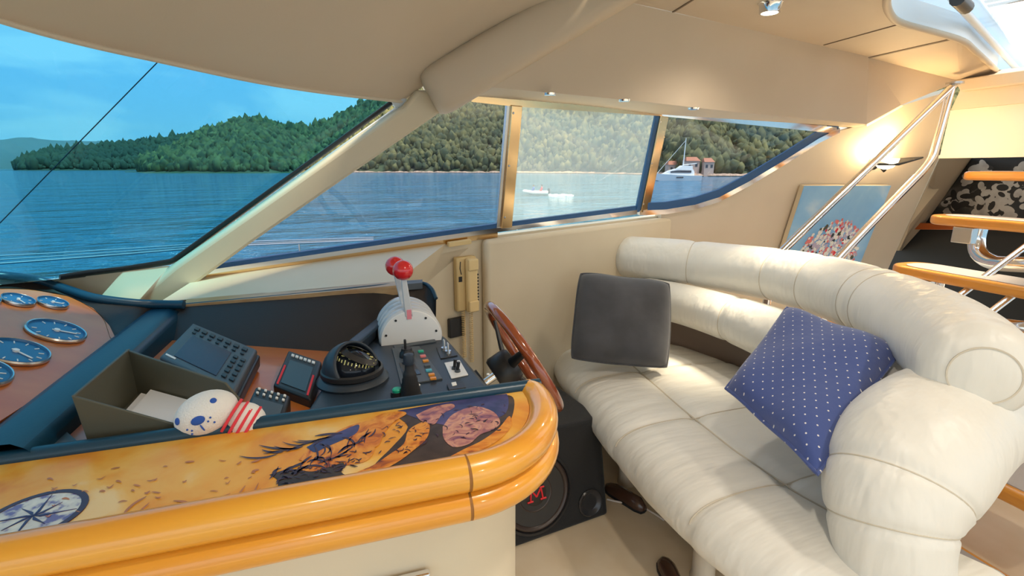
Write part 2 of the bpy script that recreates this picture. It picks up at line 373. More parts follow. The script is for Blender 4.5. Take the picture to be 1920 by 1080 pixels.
# --- side window: gasket, chrome sill, two mullions, three panes
win = thing('window_2', w1(930, 425), '', 'x'); del win['category']; struct(win, 'long cabin side window with three panes and chrome frame')
pane1 = [(400, 499), (932, 425), (952, 195), (880, 187), (826, 199)]
o = B().slab([w1(u, v) for u, v in pane1], -N1 * .006).build('pane', 'side_glass', win, smooth=False)
o = B().slab([w1(u, v) for u, v in [(955, 421), (1190, 394), (1230, 214), (976, 197)]], -N1 * .006).build('pane', 'hazy_glass', win, smooth=False); o['label'] = 'hazy paler sliding middle pane'
o = B().slab([w2(u, v) for u, v in [(1206, 392), (1262, 388), (1310, 378), (1345, 365), (1380, 347), (1480, 288), (1562, 250), (1248, 216)]], -N2 * .006).build('pane', 'side_glass', win, smooth=False)
def strip(name, pix, width_px, matname, off, thick, parent=win, fn=wall_at, bevel=0):
    """strip on the window plane between two pixel polylines"""
    n = len(pix); m = MB()
    lo = [fn(u, v, off) for u, v in pix]; hi = [fn(u + width_px[0], v + width_px[1], off) for u, v in pix]
    nn = [(N1 if u < 1220 else N2) for u, v in pix]
    rows = [lo, hi, [h + q * thick for h, q in zip(hi, nn)], [l + q * thick for l, q in zip(lo, nn)], lo]
    m.grid(rows); m.f.append((0, n, 2 * n, 3 * n)); m.f.append((n - 1, 2 * n - 1, 3 * n - 1, 4 * n - 1)[::-1])
    return m.build(name, matname, parent, bevel=bevel, ang=30)
bot = [(385, 511), (560, 486), (760, 457), (930, 433), (1190, 400)]
bot3 = [(1195, 402), (1245, 400), (1300, 391), (1345, 377), (1400, 348), (1470, 306), (1530, 268), (1570, 248)]
strip('gasket', [(u, v - 8) for u, v in bot], (0, -7), 'blue_seal', 0, .010)
strip('sill_strip', bot, (0, -8), 'chrome', 0, .018)
strip('sill_trim', [(u, v + 10) for u, v in bot[:4]], (0, -10), 'amber_chrome', .0, .013)
strip('gasket', [(u, v - 9) for u, v in bot3], (0, -13), 'blue_seal', 0, .010)
strip('sill_strip', bot3, (0, -9), 'chrome', 0, .018)
# top strip
top = [(826, 201), (880, 187), (952, 195), (1100, 205), (1238, 214)]; top3 = [(1238, 214), (1330, 223), (1450, 235), (1565, 247)]
strip('head_strip', [(u, v + 3) for u, v in top[1:]], (0, -16), 'amber_chrome', 0, .016)
strip('head_strip', [(u, v + 3) for u, v in top3], (0, -12), 'chrome', 0, .016)
def mullion(b, t, wd, m1, m2):
    f = w1
    o = B().slab([f(b[0], b[1], .001), f(b[0] + wd, b[1] - 2, .001), f(t[0] + wd, t[1] + 2, .001), f(t[0], t[1], .001)], N1 * .022).build('mullion', m1, win, bevel=.003)
    B().slab([f(b[0] - 7, b[1], .0), f(b[0] + 1, b[1] - 1, .0), f(t[0] + 1, t[1] + 1, .0), f(t[0] - 7, t[1], .0)], N1 * .014).build('mullion_seal', m2, o, bevel=.002)
    for k in (.08, .5, .93):
        c = f(b[0] + wd / 2 + (t[0] - b[0]) * k, b[1] + (t[1] - b[1]) * k, .023)
        B().lathe([(0, 0), (.005, 0), (.004, .003), (0, .004)], framez(c, N1), 10).build('screw', 'steel', o)
mullion((935, 426), (954, 196), 20, 'amber_chrome', 'steel')
mullion((1196, 397), (1233, 216), 15, 'amber_chrome', 'blue_seal')
# window catch on the sill
B().slab([w1(838, 461, .02), w1(880, 455, .02), w1(880, 447, .02), w1(838, 453, .02)], N1 * .018).build('catch', 'beige_phone', win, bevel=.002)

# --- windscreen
G0 = w1(322, 492); G1 = w1(738, 188); H0 = Vector((-.60, 1.18, 1.60))
NW = (G1 - G0).cross(H0 - G0).normalized()
if NW.dot(Vector((1, -1, 0))) < 0: NW = -NW
def ws(u, v, off=0): return pp(u, v, G0 + NW * off, NW)
hdr_pix = [(-420, -120), (-200, -35), (0, 36), (150, 78), (300, 112), (480, 151), (610, 172), (725, 186), (758, 190)]
bot_pix = [(320, 492), (230, 506), (100, 522), (0, 532), (-250, 560)]
wsn = thing('window_1', ws(200, 515), '', 'x'); del wsn['category']; struct(wsn, 'blue tinted raked windscreen')
HW = NW.cross(Vector((0, 0, 1))).normalized()
if HW.x > 0: HW = -HW                                   # along the windscreen, towards the bow
B().slab([ws(-420, -120, -.012) + HW * 1.1] + [ws(u, v, -.012) for u, v in hdr_pix[:-1] + [(738, 188)] + bot_pix] + [ws(-250, 560, -.012) + HW * 1.1], -NW * .008).build('pane', 'windshield_glass', wsn, smooth=False)
m = MB(); P = [(112, 520), (160, 513), (230, 505), (318, 491), (330, 486), (480, 378), (640, 262), (734, 192), (722, 178)]
wd = [.010, .012, .011, .012, .013, .012, .011, .011, .008]
m.tube([ws(u, v, .0) for u, v in P], wd, 8, flat=.5, upv=NW); m.build('gasket', 'gasket', wsn)
strip('glazing_bead', [(338, 489), (480, 387), (640, 272), (742, 200)], (9, 3), 'grey_metal', .0, .012, wsn, lambda u, v, off=0: w1(u, v, off))
# corner fillet at the top of the pane
B().slab([w1(722, 180, -.01), w1(758, 184, -.01), w1(752, 200, -.01), w1(738, 200, -.01)], N1 * .02).build('corner_plate', 'grey_metal', wsn)

# pillar
pil = [(236, 569), (322, 494), (470, 392), (640, 273), (752, 197), (776, 168), (862, 168), (832, 200), (640, 332), (470, 449), (385, 511), (308, 569)]
o = B().slab([w1(u, v, .004) for u, v in pil], N1 * .035).build('trim_1', 'cream_wall', bevel=.012); struct(o, 'cream windscreen pillar sloping between windscreen and side window')
# ledge under the windscreen
brow_pix = [(345, 572, .985), (290, 571, .99), (250, 569, 1.0), (180, 560, 1.02), (130, 545, 1.04), (70, 526, 1.07), (0, 518, 1.095), (-120, 512, 1.11)]
m = MB(); lo = [pz(250, 575, .97), pz(180, 566, .99), pz(130, 551, 1.01), pz(70, 532, 1.04), pz(0, 524, 1.07), pz(-200, 520, 1.08), Vector((-1.35, .95, 1.06))]
hi = [w1(318, 498, .004), ws(230, 509, .004), ws(160, 516, .004), ws(100, 524, .004), ws(0, 534, .004), ws(-250, 560, .004), ws(-250, 560, .004) + HW * .9]
m.grid([lo, hi]); o = m.build('trim_2', 'cream_wall'); struct(o, 'cream ledge at the foot of the windscreen')

# --- headliner above the windscreen
upper = [Vector((-2.6, -2.2, ZC)), Vector((-1.9, -1.2, ZC)), Vector((-1.1, -.5, ZC)), Vector((-.45, .05, ZC)), Vector((-.15, .4, ZC)), Vector((.08, .7, ZC)), Vector((.36, 1.05, ZC)), Vector((.55, 1.32, ZC)), Vector((.76, 1.62, ZC)), Vector((.90, 1.76, ZC))]
hdr = [ws(u, v, .012) for u, v in hdr_pix]; hdr = [hdr[0] + HW * 1.1] + hdr
rows = []
for k in range(13):
    t = k / 12; rows.append([h.lerp(q, t) + Vector((0, 0, .05 * math.sin(math.pi * t) - .0 * t)) for h, q in zip(hdr, upper)])
rows2 = [crom(r, 4) for r in rows]
m = MB(); m.grid(rows2)
vis = m.build('ceiling_forward', 'headliner', ang=80); struct(vis, 'padded cream headliner sweeping up from the windscreen')
B().tube(crom([h + Vector((0, 0, -.002)) for h in hdr], 4), .006, 8).build('edge_piping', 'cream_vinyl', vis)

# --- roof beam from the pillar up to the ceiling
bp0 = w1(824, 168, .04); bp1 = pz(1118, -8, ZC - .0)
ax = (bp1 - bp0).normalized(); M_ = frame(bp0, ax, Vector((0, 0, 1)).cross(ax)); L = (bp1 - bp0).length
rows = []
prof = []
for j in range(24):
    q = 2 * math.pi * j / 24; ce, se = math.cos(q), math.sin(q)
    prof.append((math.copysign(abs(ce) ** .6, ce) * .105, math.copysign(abs(se) ** .6, se) * .085))
m = MB()
stations = [(-.045, .55), (-.04, .8), (-.02, .95), (.01, 1)] + [(L * k / 6, 1) for k in range(1, 7)] + [(L + .25, 1)]
for x, sc in stations: rows.append([M_ @ Vector((x, a * sc, b * sc)) for a, b in prof + prof[:1]])
m.grid(rows); n = 25; m.f.append(tuple(range(23, -1, -1)))
o = m.build('trim_3', 'headliner', ang=60); struct(o, 'rounded cream roof beam between windscreen headliner and side panel')

# --- side panel above the side window, soffit under it
ceil_edge = [pz(1090, -18, ZC), pz(1165, 1, ZC), pz(1400, 54, ZC), pz(1628, 106, ZC)]
pan_low = [pz(880, 157, 1.63), pz(915, 163, 1.63), pz(1170, 187, 1.63), pz(1400, 212, 1.615), pz(1625, 233, 1.60)]
m = MB(); lo = crom(pan_low, 4); hi = [None] * len(lo)
ce = [ceil_edge[0], ceil_edge[1], ceil_edge[2], (ceil_edge[2] + ceil_edge[3]) / 2, ceil_edge[3]]; hi = crom(ce, 4)
m.grid([[l.lerp(h, t / 8) + INN * -.02 * math.sin(math.pi * t / 8) * (1 - i_ / (len(lo) - 1)) for i_, (l, h) in enumerate(zip(lo, hi))] for t in range(9)])
o = m.build('wall_upper', 'headliner', ang=70); struct(o, 'cream upholstered panel above the side window')
upw = o
out = [w1(878, 184, -.02), w1(895, 186, -.02), w1(1150, 207, -.02), w2(1400, 227, -.02), w2(1600, 240, -.02)]
m = MB(); m.grid([lo, crom(out, 4)]); sof = m.build('soffit', 'cream_vinyl', upw)
for u, v in [(1031, 176), (1170, 188), (1300, 203)]:
    c = pz(u, v, 1.62 if u < 1250 else 1.608); t = thing('soffit_downlight', c, {1031: 'small round downlight in the soffit above the hazy window pane\'s forward edge', 1170: 'small round downlight in the soffit above the hazy pane\'s aft half', 1300: 'small round downlight in the soffit above the pane showing the yacht'}[u], 'downlight', 'soffit downlights over the side window')
    B().lathe([(.017, -.006), (.022, -.005), (.024, .002), (.017, .002)], Matrix.Translation(c), 20).build('bezel', 'chrome', t)
    B().lathe([(0, -.004), (.017, -.004), (.017, 0), (0, 0)], Matrix.Translation(c), 20).build('lens', 'lamp_glow', t)

# --- ceiling with the hatch opening
hole = [pz(1668, -25, ZC), pz(1663, 5, ZC), pz(1672, 28, ZC), pz(1692, 42, ZC), pz(1750, 58, ZC), pz(1805, 75, ZC), pz(1830, 95, ZC), pz(1868, 130, ZC)]
hx = hole[-1]; hole_poly = hole + [Vector((hx.x + .05, hx.y - .9, ZC)), Vector((hole[0].x - .0, hole[0].y - .9, ZC))]
slot0 = pz(1628, 108, ZC); slot1 = pz(1793, 71, ZC)
outer = upper + [ceil_edge[0], ceil_edge[1], ceil_edge[2], slot0, slot1] + hole[5::-1] + [Vector((hole[0].x, hole[0].y - .9, ZC)), Vector((hx.x + .05, hx.y - .9, ZC)), Vector((hx.x + .05, hx.y, ZC)), Vector((6.5, hx.y, ZC)), Vector((6.5, -2.2, ZC))]
def tess(loops):
    tri = tessellate_polygon(loops); flat = [p for lp in loops for p in lp]; return flat, [tuple(t) for t in tri]
vv, ff = tess([outer])
m = MB(); m.v = [Vector(p) for p in vv]; m.f = list(ff)
ceil = m.build('ceiling', 'headliner', smooth=False); struct(ceil, 'flat cream saloon ceiling with panel joints')
def groove(a, b, wdt=.004, nm='panel_joint', mt='panel_line', par=None, h=.003):
    d = (b - a).normalized(); s_ = d.cross(Vector((0, 0, 1))).normalized() * wdt
    return B().slab([a - s_, b - s_, b + s_, a + s_], (0, 0, -h)).build(nm, mt, par or ceil, smooth=False)
groove(pz(1262, 22, ZC), pz(1320, -14, ZC)); groove(pz(1545, 84, ZC), pz(1690, 44, ZC)); groove(slot0, slot1, .012, 'ceiling_slot')
# hatch rim and the white moulding above it
rimc = crom([p + Vector((0, 0, -.004)) for p in hole], 4)
rim = B().tube(rimc, .014, 10).build('hatch_rim', 'headliner', ceil)
hat = thing('roof_hatch', hole[3], 'white moulded flybridge hatch opening in the ceiling', 'hatch')
m = MB(); lo = crom(hole, 4); m.grid([[p + Vector((0, 0, .0)) for p in lo], [p + Vector((.0, .0, .10)) for p in lo]])
m.build('coaming', 'white_gel', hat, ang=50)
zl = ZC + .10
lid = [pz(1640, -60, zl), pz(1640, 60, zl), pz(1790, 110, zl), pz(1905, 190, zl), pz(1960, 190, zl), pz(1880, 60, zl), pz(1790, -60, zl)]
B().slab(lid, (0, 0, .02)).build('hatch_lid', 'acrylic', hat, bevel=.004)
B().slab([Vector((hole[0].x - .3, hole[0].y - .34, ZC + .22)), Vector((hx.x + .3, hole[0].y - .34, ZC + .22)), Vector((hx.x + .3, hole[0].y - 1.3, ZC + .22)), Vector((hole[0].x - .3, hole[0].y - 1.3, ZC + .22))], (0, 0, .03)).build('sun_blocker', 'white_gel', hat, bevel=.006)  # added slab that keeps direct sun from falling through the hatch
B().tube([pz(1785, -5, zl - .03), pz(1925, 150, zl - .03)], .016, 12).build('gas_strut', 'white_gel', hat)
B().tube([pz(1795, -2, zl - .05), pz(1812, 14, zl - .05)], .026, 12).build('hinge', 'black_plastic', hat)
for k in range(3): B().tube([pz(1812, 20 - k * 9, zl + .10), pz(1990, -16 - k * 9, zl + .10)], .008, 8).build('track', 'steel', hat)

# --- aft corner: sloping panel, bulkhead header, lower saloon
c1 = w2(1690, 197, .03); c2 = pp(1800, 152, Vector((3.8, 0, 0)), Vector((1, 0, 0)))
m = MB(); m.grid([[slot0, slot0.lerp(slot1, .5), slot1], [pan_low[-1], c1.lerp(c2, .0), c2]])
o = B(); o.v = [slot0, slot1, c2, c1, pan_low[-1]]; o.f = [(0, 1, 2), (0, 2, 3), (0, 3, 4)]
o = o.build('wall_aft_corner', 'headliner', smooth=False); struct(o, 'cream sloping corner panel above the wall lamp')
m = B(); m.v = [pan_low[-1], w2(1625, 238, -.01), w2(1695, 199, -.01), c1]; m.f = [(0, 1, 2, 3)]; m.build('corner_soffit', 'headliner', o)
XB = 3.80; nx = Vector((1, 0, 0))
def bx_(u, v, x=XB): return pp(u, v, Vector((x, 0, 0)), nx)
def hpanel(a, b, x, th, name, mt, par, bev=0):
    p, q = bx_(*a, x), bx_(*b, x); return B().slab([p, q, Vector((x, -.7, q.z)), Vector((x, -.7, p.z))], (th, 0, 0)).build(name, mt, par, bevel=bev, smooth=bool(bev))
hd = hpanel((1782, 207), (1762, 293), XB, .05, 'wall_aft', 'white_panel', None); struct(hd, 'white bulkhead header above the lower saloon opening')
hpanel((1760, 291), (1759, 297), XB - .012, .08, 'header_lip', 'white_panel', hd)
hpanel((1800, 170), (1783, 206), XB - .03, .03, 'header_upper', 'cream_vinyl', hd)
hpanel((1788, 150), (1800, 172), XB - .06, .2, 'header_beam', 'headliner', hd, .01)
m = B(); m.v = [c2, slot1, hole[5], hole[6], hole[7], Vector((hx.x + .05, hx.y, ZC)), Vector((6.5, hx.y, ZC)), Vector((XB, -.7, c2.z))]; m.f = [(0, k, k + 1) for k in range(1, 6)] + [(0, 5, 7)]; m.build('header_ceiling', 'headliner', hd, smooth=False)
XM = 4.6
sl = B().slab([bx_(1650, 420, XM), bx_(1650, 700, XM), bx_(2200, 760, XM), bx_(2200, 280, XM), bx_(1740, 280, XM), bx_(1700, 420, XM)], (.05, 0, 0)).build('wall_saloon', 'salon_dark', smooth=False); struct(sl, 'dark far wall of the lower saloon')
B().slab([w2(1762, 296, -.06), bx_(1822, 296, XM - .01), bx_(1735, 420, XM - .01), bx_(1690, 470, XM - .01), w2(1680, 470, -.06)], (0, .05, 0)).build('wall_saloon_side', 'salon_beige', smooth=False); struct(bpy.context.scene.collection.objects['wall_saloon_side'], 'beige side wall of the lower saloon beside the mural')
o = B().slab([bx_(1822, 302, XM - .02), bx_(1733, 418, XM - .02), bx_(2100, 424, XM - .02), bx_(2100, 296, XM - .02)], (.012, 0, 0)).build('flower_mural', 'mural', smooth=False)
tag(o, 'black and white flower photo mural in the lower saloon', 'mural')
mur = o; rf = random.Random(11); g1 = MB(); g2 = MB()
def blob(mb, u, v, r, asp, ang, e, n=12):
    c = bx_(u, v, XM - e); mb.prism([(r * math.cos(2 * math.pi * i / n) * asp * math.cos(ang) - r * math.sin(2 * math.pi * i / n) * math.sin(ang), r * math.cos(2 * math.pi * i / n) * asp * math.sin(ang) + r * math.sin(2 * math.pi * i / n) * math.cos(ang)) for i in range(n)], 0, .0008, framez(c, (-1, 0, 0), (0, -1, 0)))
for u, v, R_ in ((1796, 336, 24), (1790, 378, 22), (1846, 370, 40), (1900, 350, 40), (1862, 400, 40), (1960, 390, 40), (1770, 408, 18), (1840, 318, 16), (1925, 315, 20)):
    for k in range(int(R_ * 1.1)):
        a = rf.uniform(0, 6.28); q = math.sqrt(rf.random()) * R_; uu, vv0 = u + q * math.cos(a), v + q * .62 * math.sin(a)
        if uu < 1824 - (vv0 - 302) * .77 + 8 or not 305 < vv0 < 414: continue
        blob(g1 if rf.random() < .72 else g2, uu, vv0, rf.uniform(.010, .026), rf.uniform(1.2, 2.2), a + rf.uniform(-.5, .5), .0212 + rf.random() * .002)
q_ = g1.build('mural_petals', 'mural_light', mur, smooth=False); q_['kind'] = 'stuff'; q_ = g2.build('mural_dark_petals', 'salon_dark', mur, smooth=False); q_['kind'] = 'stuff'  # pale petals and dark petals, both part of the print
o = B().slab([bx_(1698, 418, XM - .10), bx_(1696, 430, XM - .10), bx_(2100, 434, XM - .10), bx_(2100, 420, XM - .10)], (.08, 0, 0)).build('wood_shelf', 'shelf_wood', bevel=.004)
tag(o, 'red-brown wooden shelf under the flower mural', 'shelf')

# ================================================================== HELM CONSOLE
ZR = .93                                     # height of the decorated top and the wooden rails
con = thing('helm_console', (-.35, 1.1, 0), 'helm console with decorated top, honey wooden rails, gauges and black dash', 'console')
def rail_path(y0, xe, r, yend, x0=-1.6, n=10):
    pts = [Vector((x0, y0, 0)), Vector((xe - r, y0, 0))]
    ry = r * 1.15
    for k in range(1, n + 1):
        a = math.pi / 2 * k / n; pts.append(Vector((xe - r + r * math.sin(a), y0 + ry - ry * math.cos(a), 0)))
    pts.append(Vector((xe - .005, yend, 0)))
    return pts
# body
body = [(p.x, p.y) for p in rail_path(.675, .272, .15, .90, n=8)] + [(.262, .905), (.24, .875), (-1.6, .868)]
B().prism([(.27, .87), (.26, 1.30), (-1.6, 1.30), (-1.6, .87)], 0, .62).build('cabinet_core', 'cream_wall', con, smooth=False)
B().prism(body, 0, ZR - .03).build('cabinet', 'cream_wall', con, ang=30)
hq = pp(768, 1076, Vector((0, .672, 0)), Vector((0, 1, 0)))
B().box((hq.x - .02, .664, hq.z - .006), (.10, .014, .022)).build('drawer_handle', 'chrome', con, bevel=.004)
# the two wooden rails, each a straight length and a curved end
def rail(y0, xe, r, yend, z, rad, tipz):
    P = rail_path(y0, xe, r, yend, n=14)
    P = [p + Vector((0, 0, z)) for p in P]
    B().tube([P[0], P[0].lerp(P[1], .5), P[1] - Vector((.0015, 0, 0))], rad, 24).build('rail_straight', 'honey_wood', con)
    B().tube([P[1] - Vector((.004, 0, 0)), P[1] + Vector((.003, 0, 0))], rad * .985, 24).build('rail_joint', 'honey_joint', con)
    Q = [P[1] + Vector((.0015, 0, 0))] + P[2:]; rr = [rad] * len(Q)
    e = Q[-1]; d = (Q[-1] - Q[-2]).normalized()
    for a, b in ((.35, .94), (.7, .72), (.95, .32), (1.0, .05)): Q.append(e + d * rad * a); rr.append(rad * b)
    B().tube(Q, rr, 24).build('rail_end', 'honey_wood', con, ang=70)
rail(.645, .325, .185, .872, ZR - .012, .027, 0)
rail(.638, .330, .190, .868, ZR - .058, .024, 0)
# decorated top panel
top = [(p.x, p.y) for p in rail_path(.667, .300, .165, .862, n=10)] + [(.285, .866), (-1.6, .858)]
B().prism(top, ZR - .028, ZR).build('print_panel', 'parchment', con, ang=30)
# black edge strip behind the print
m = MB(); lipP = [(-1.6, .866, ZR + .002), (.20, .871, ZR + .002), (.262, .875, ZR + .001), (.288, .884, ZR - .004), (.295, .90, ZR - .012)]
m.tube(crom(lipP, 4), .013, 12, flat=1.0); m.build('edge_strip', 'navy_vinyl', con)
# back wall of the well beneath the strip
B().slab([(-1.6, .870, .80), (.29, .876, .80), (.29, .876, ZR - .004), (-1.6, .870, ZR - .004)], (0, .012, 0)).build('well_side', 'black_vinyl', con, smooth=False)

# --- flat print on the top panel (ink strokes and colour fields, thin inlays)
def onp(u, v, e=.0006): return pz(u, v, ZR + e)
def field(name, pix, mt, e):
    pts = [onp(u, v, e) for u, v in pix]; P2 = crom(pts + [pts[0]], 4)[:-1]
    mm = MB(); vv_, ff_ = tess([P2]); mm.v = [Vector(p) for p in vv_]; mm.f = ff_
    return mm.build(name, mt, PR, smooth=False)
PR = [o for o in con.children if o.name.startswith('print_panel')][0]
field('print_field', [(690, 896), (760, 884), (850, 866), (905, 838), (945, 805), (962, 775), (962, 745), (935, 742), (850, 755), (745, 772), (765, 800), (735, 838), (705, 868)], 'print_dark', .0006)
field('print_field', [(745, 770), (850, 752), (935, 740), (952, 742), (948, 775), (905, 792), (860, 800), (800, 790), (775, 782)], 'print_blue', .0009)
field('print_field', [(645, 905), (668, 886), (700, 872), (730, 852), (757, 832), (765, 808), (783, 795), (800, 790), (806, 800), (800, 822), (778, 842), (752, 862), (725, 878), (690, 898), (660, 907)], 'print_orange', .0012)
field('print_field', [(780, 778), (810, 764), (845, 757), (852, 764), (830, 776), (815, 795), (800, 792), (788, 788)], 'print_mauve', .0013)
field('print_field', [(830, 800), (850, 776), (890, 762), (925, 772), (938, 792), (925, 805), (900, 815), (880, 832), (850, 838), (832, 822)], 'print_mauve', .0012)
field('print_field', [(870, 842), (905, 825), (935, 803), (955, 780), (958, 800), (935, 825), (900, 845), (865, 860), (835, 862)], 'print_orange', .0011)
field('print_field', [(690, 790), (715, 776), (750, 771), (762, 776), (740, 790), (720, 812), (712, 832), (700, 838), (690, 822)], 'print_orange', .0012)
field('print_field', [(505, 890), (540, 880), (580, 880), (620, 872), (650, 868), (640, 885), (655, 896), (620, 905), (560, 915), (525, 925), (520, 900)], 'print_dark', .0008)
field('print_field', [(560, 880), (575, 864), (605, 855), (635, 852), (640, 866), (615, 876), (585, 884)], 'print_orange', .0011)
field('print_field', [(560, 862), (585, 835), (620, 815), (655, 798), (700, 790), (705, 830), (690, 862), (650, 872), (640, 866), (600, 872)], 'print_orange', .0010)
field('print_field', [(575, 838), (605, 822), (640, 808), (672, 796), (668, 812), (640, 826), (612, 838), (590, 848)], 'print_blue', .0013)
def strokes(name, lines, mt, e):
    mm = MB()
    for ln, wpx in lines:
        P = crom([(u, v, 0) for u, v in ln], 6); n = len(P); L = []; R_ = []
        for i, p in enumerate(P):
            t = (P[min(i + 1, n - 1)] - P[max(i - 1, 0)]); t.normalize(); q = Vector((-t.y, t.x, 0)) * wpx * .5 * (math.sin(math.pi * (i + .35) / (n - .3)) ** .6)
            a = p + q; b = p - q; L.append(onp(a.x, a.y, e)); R_.append(onp(b.x, b.y, e))
        mm.grid([L, R_])
    return mm.build(name, mt, PR, smooth=False)
ink = []
rs = random.Random(3)
def lock(u, v, a0, bend, L):                     # one curling engraved lock of hair
    P = [(u, v)]; a = a0
    for _ in range(4): u += L / 4 * math.cos(a); v += L / 4 * math.sin(a) * .62; a += bend; P.append((u, v))
    return tuple(P)
for k in range(30):
    t_ = k / 29; u = 505 + 185 * t_; v = 902 - 78 * t_ + rs.uniform(-8, 8)
    ink.append((lock(u, v, rs.uniform(-1.6, -.5), rs.uniform(-.5, .6), rs.uniform(26, 52)), rs.uniform(2.2, 4.2)))
for k in range(12): ink.append((lock(640 - k * 11 + rs.uniform(-6, 6), 812 + k * 3.5, math.pi - rs.uniform(.0, .5), rs.uniform(-.25, .30), rs.uniform(40, 80)), rs.uniform(2.0, 3.6)))
for k in range(60):
    u = rs.uniform(515, 690); v = 905 - (u - 500) * .30 + rs.uniform(-14, 16); ink.append((lock(u, v, rs.uniform(-1.2, .6), rs.uniform(-.6, .6), rs.uniform(8, 18)), rs.uniform(1.2, 2.6)))
for k in range(70):
    u = rs.uniform(700, 945); v = 838 - (u - 700) * .27 + rs.uniform(-30, 30); ink.append((lock(u, v, rs.uniform(-1.4, .4), rs.uniform(-.7, .7), rs.uniform(7, 18)), rs.uniform(1.0, 2.2)))
ink = [q for q in ink if all(v < 1030 - .186 * u - 8 and v > 882 - .151 * u + 8 or u > 860 and v < 850 - (u - 860) * .6 and v > 750 for u, v in q[0])]
strokes('print_ink', ink, 'print_ink', .0018)['kind'] = 'stuff'
br = [(((230, 993), (232, 965), (250, 945), (275, 930)), 4), (((255, 978), (262, 960), (280, 942)), 3.5), (((325, 938), (350, 942), (362, 955), (345, 962)), 5), (((330, 968), (375, 962), (405, 938), (432, 925)), 4.5),
      (((428, 948), (445, 930), (460, 910)), 4), (((455, 945), (472, 930), (485, 905)), 4), (((465, 942), (480, 935), (488, 915)), 3), (((60, 1010), (75, 1000), (110, 1005)), 5), (((176, 990), (186, 992), (198, 990)), 5), (((187, 990), (186, 1000), (184, 1006)), 5)]
for _ in range(34):
    u = rs.uniform(60, 480); v = rs.uniform(905 - .151 * u + 5, 1000 - .186 * u - 6); l = rs.uniform(6, 20); br.append((((u, v), (u + l * .5, v + rs.uniform(-3, 2)), (u + l, v + rs.uniform(-6, 3))), rs.uniform(1.5, 3.5)))
strokes('print_lines', br, 'print_brown', .0015)['kind'] = 'stuff'
# compass rose printed on the panel
c0 = onp(62, 968); rx = (onp(142, 938) - onp(-18, 1002)).length / 2
RC = Vector((c0.x, c0.y, ZR)); rr_ = .050
B().lathe([(0, 0), (rr_, 0), (rr_, .0008), (0, .0008)], Matrix.Translation(RC), 40).build('rose_disc', 'rose_white', PR, smooth=False)
B().lathe([(rr_ * .93, .0), (rr_ * 1.08, .0), (rr_ * 1.08, .0014), (rr_ * .93, .0014)], Matrix.Translation(RC), 40, closed=True).build('rose_ring', 'print_ink', PR, smooth=False)
mm = MB()
for k in range(8):
    a = k * math.pi / 4; L_ = rr_ * (.9 if k % 2 == 0 else .6); b = .16
    mm.prism([(0, 0), (rr_ * .18 * math.cos(a - .4), rr_ * .18 * math.sin(a - .4)), (L_ * math.cos(a), L_ * math.sin(a))], .0008, .0016, Matrix.Translation(RC))
mm.build('rose_star', 'print_blue', PR, smooth=False)

# --- dash well: wooden instrument bed, sloping up towards the bow
XBAR = -.50
def bedz(x): return .845 + max(0, -x) * .16
bed = [(XBAR + .02, .885), (.02, .885), (.02, 1.40), (XBAR + .02, 1.46)]
B().slab([Vector((x, y, bedz(x))) for x, y in bed], (0, 0, -.03)).build('instrument_bed', 'dash_wood', con, smooth=False)
# padded cross bar
bar0 = Vector((XBAR - .01, .86, .935)); bar1 = Vector((XBAR + .005, 1.60, .955))
secs = [(-.045, -.03), (-.045, .012), (-.03, .026), (.02, .024), (.042, .010), (.05, -.06), (.0, -.07)]
m = MB(); rows = []
for t in (0, .25, .5, .75, 1):
    c = bar0.lerp(bar1, t); rows.append([c + Vector((a, 0, b)) for a, b in secs + secs[:1]])
m.grid(rows); m.build('padded_bar', 'navy_vinyl', con, bevel=.010)
# gauge panel
TG = math.radians(28); NG = Vector((math.sin(TG), 0, math.cos(TG))); PG = Vector((-.52, 1, .95))
def gp(u, v, off=0): return pp(u, v, PG + NG * off, NG)
edge = [(222, 645), (205, 610), (175, 578), (130, 556), (60, 543), (0, 541), (-120, 545)]
gpoly = [gp(u, v) for u, v in edge] + [Vector((-.90, .895, 0)), Vector((-.545, .895, 0))]
for i in (-2, -1): p = gpoly[i]; p.z = PG.z + (PG.x - p.x) * math.tan(TG)
gpan = B().slab(gpoly, -NG * .02).build('gauge_panel', 'dash_wood', con, smooth=False)
B().slab([Vector((p.x, .893, p.z)) for p in gpoly[-2:]] + [Vector((-.545, .893, .6)), Vector((-.90, .893, .6))], (0, -.012, 0)).build('dash_cheek', 'black_vinyl', con, smooth=False)
B().slab([gpoly[-2], gpoly[-3], Vector((gpoly[-3].x, gpoly[-3].y, .6)), Vector((-.90, .895, .6))], (-.02, 0, 0)).build('dash_front', 'black_vinyl', con, smooth=False)
# black surround from the brow down to the panel
brow = [pz(u, v, z) for u, v, z in brow_pix]
inn_ = [pz(345, 580, .965), pz(300, 582, .96)] + [gp(u, v, .001) for u, v in [(222, 645), (190, 592), (130, 556), (60, 543), (0, 541), (-120, 545)]]
m = MB(); a = crom(brow, 5); b = crom(inn_, 5); rows = [[p.lerp(q, t / 5) + Vector((0, 0, -.02 * math.sin(math.pi * t / 5))) for p, q in zip(a, b)] for t in range(6)]
m.grid(rows); m.build('dash_surround', 'black_vinyl', con, ang=80)
m = MB(); m.tube([p + Vector((0, 0, .001)) for p in a], .012, 10); m.build('brow_piping', 'navy_vinyl', con)
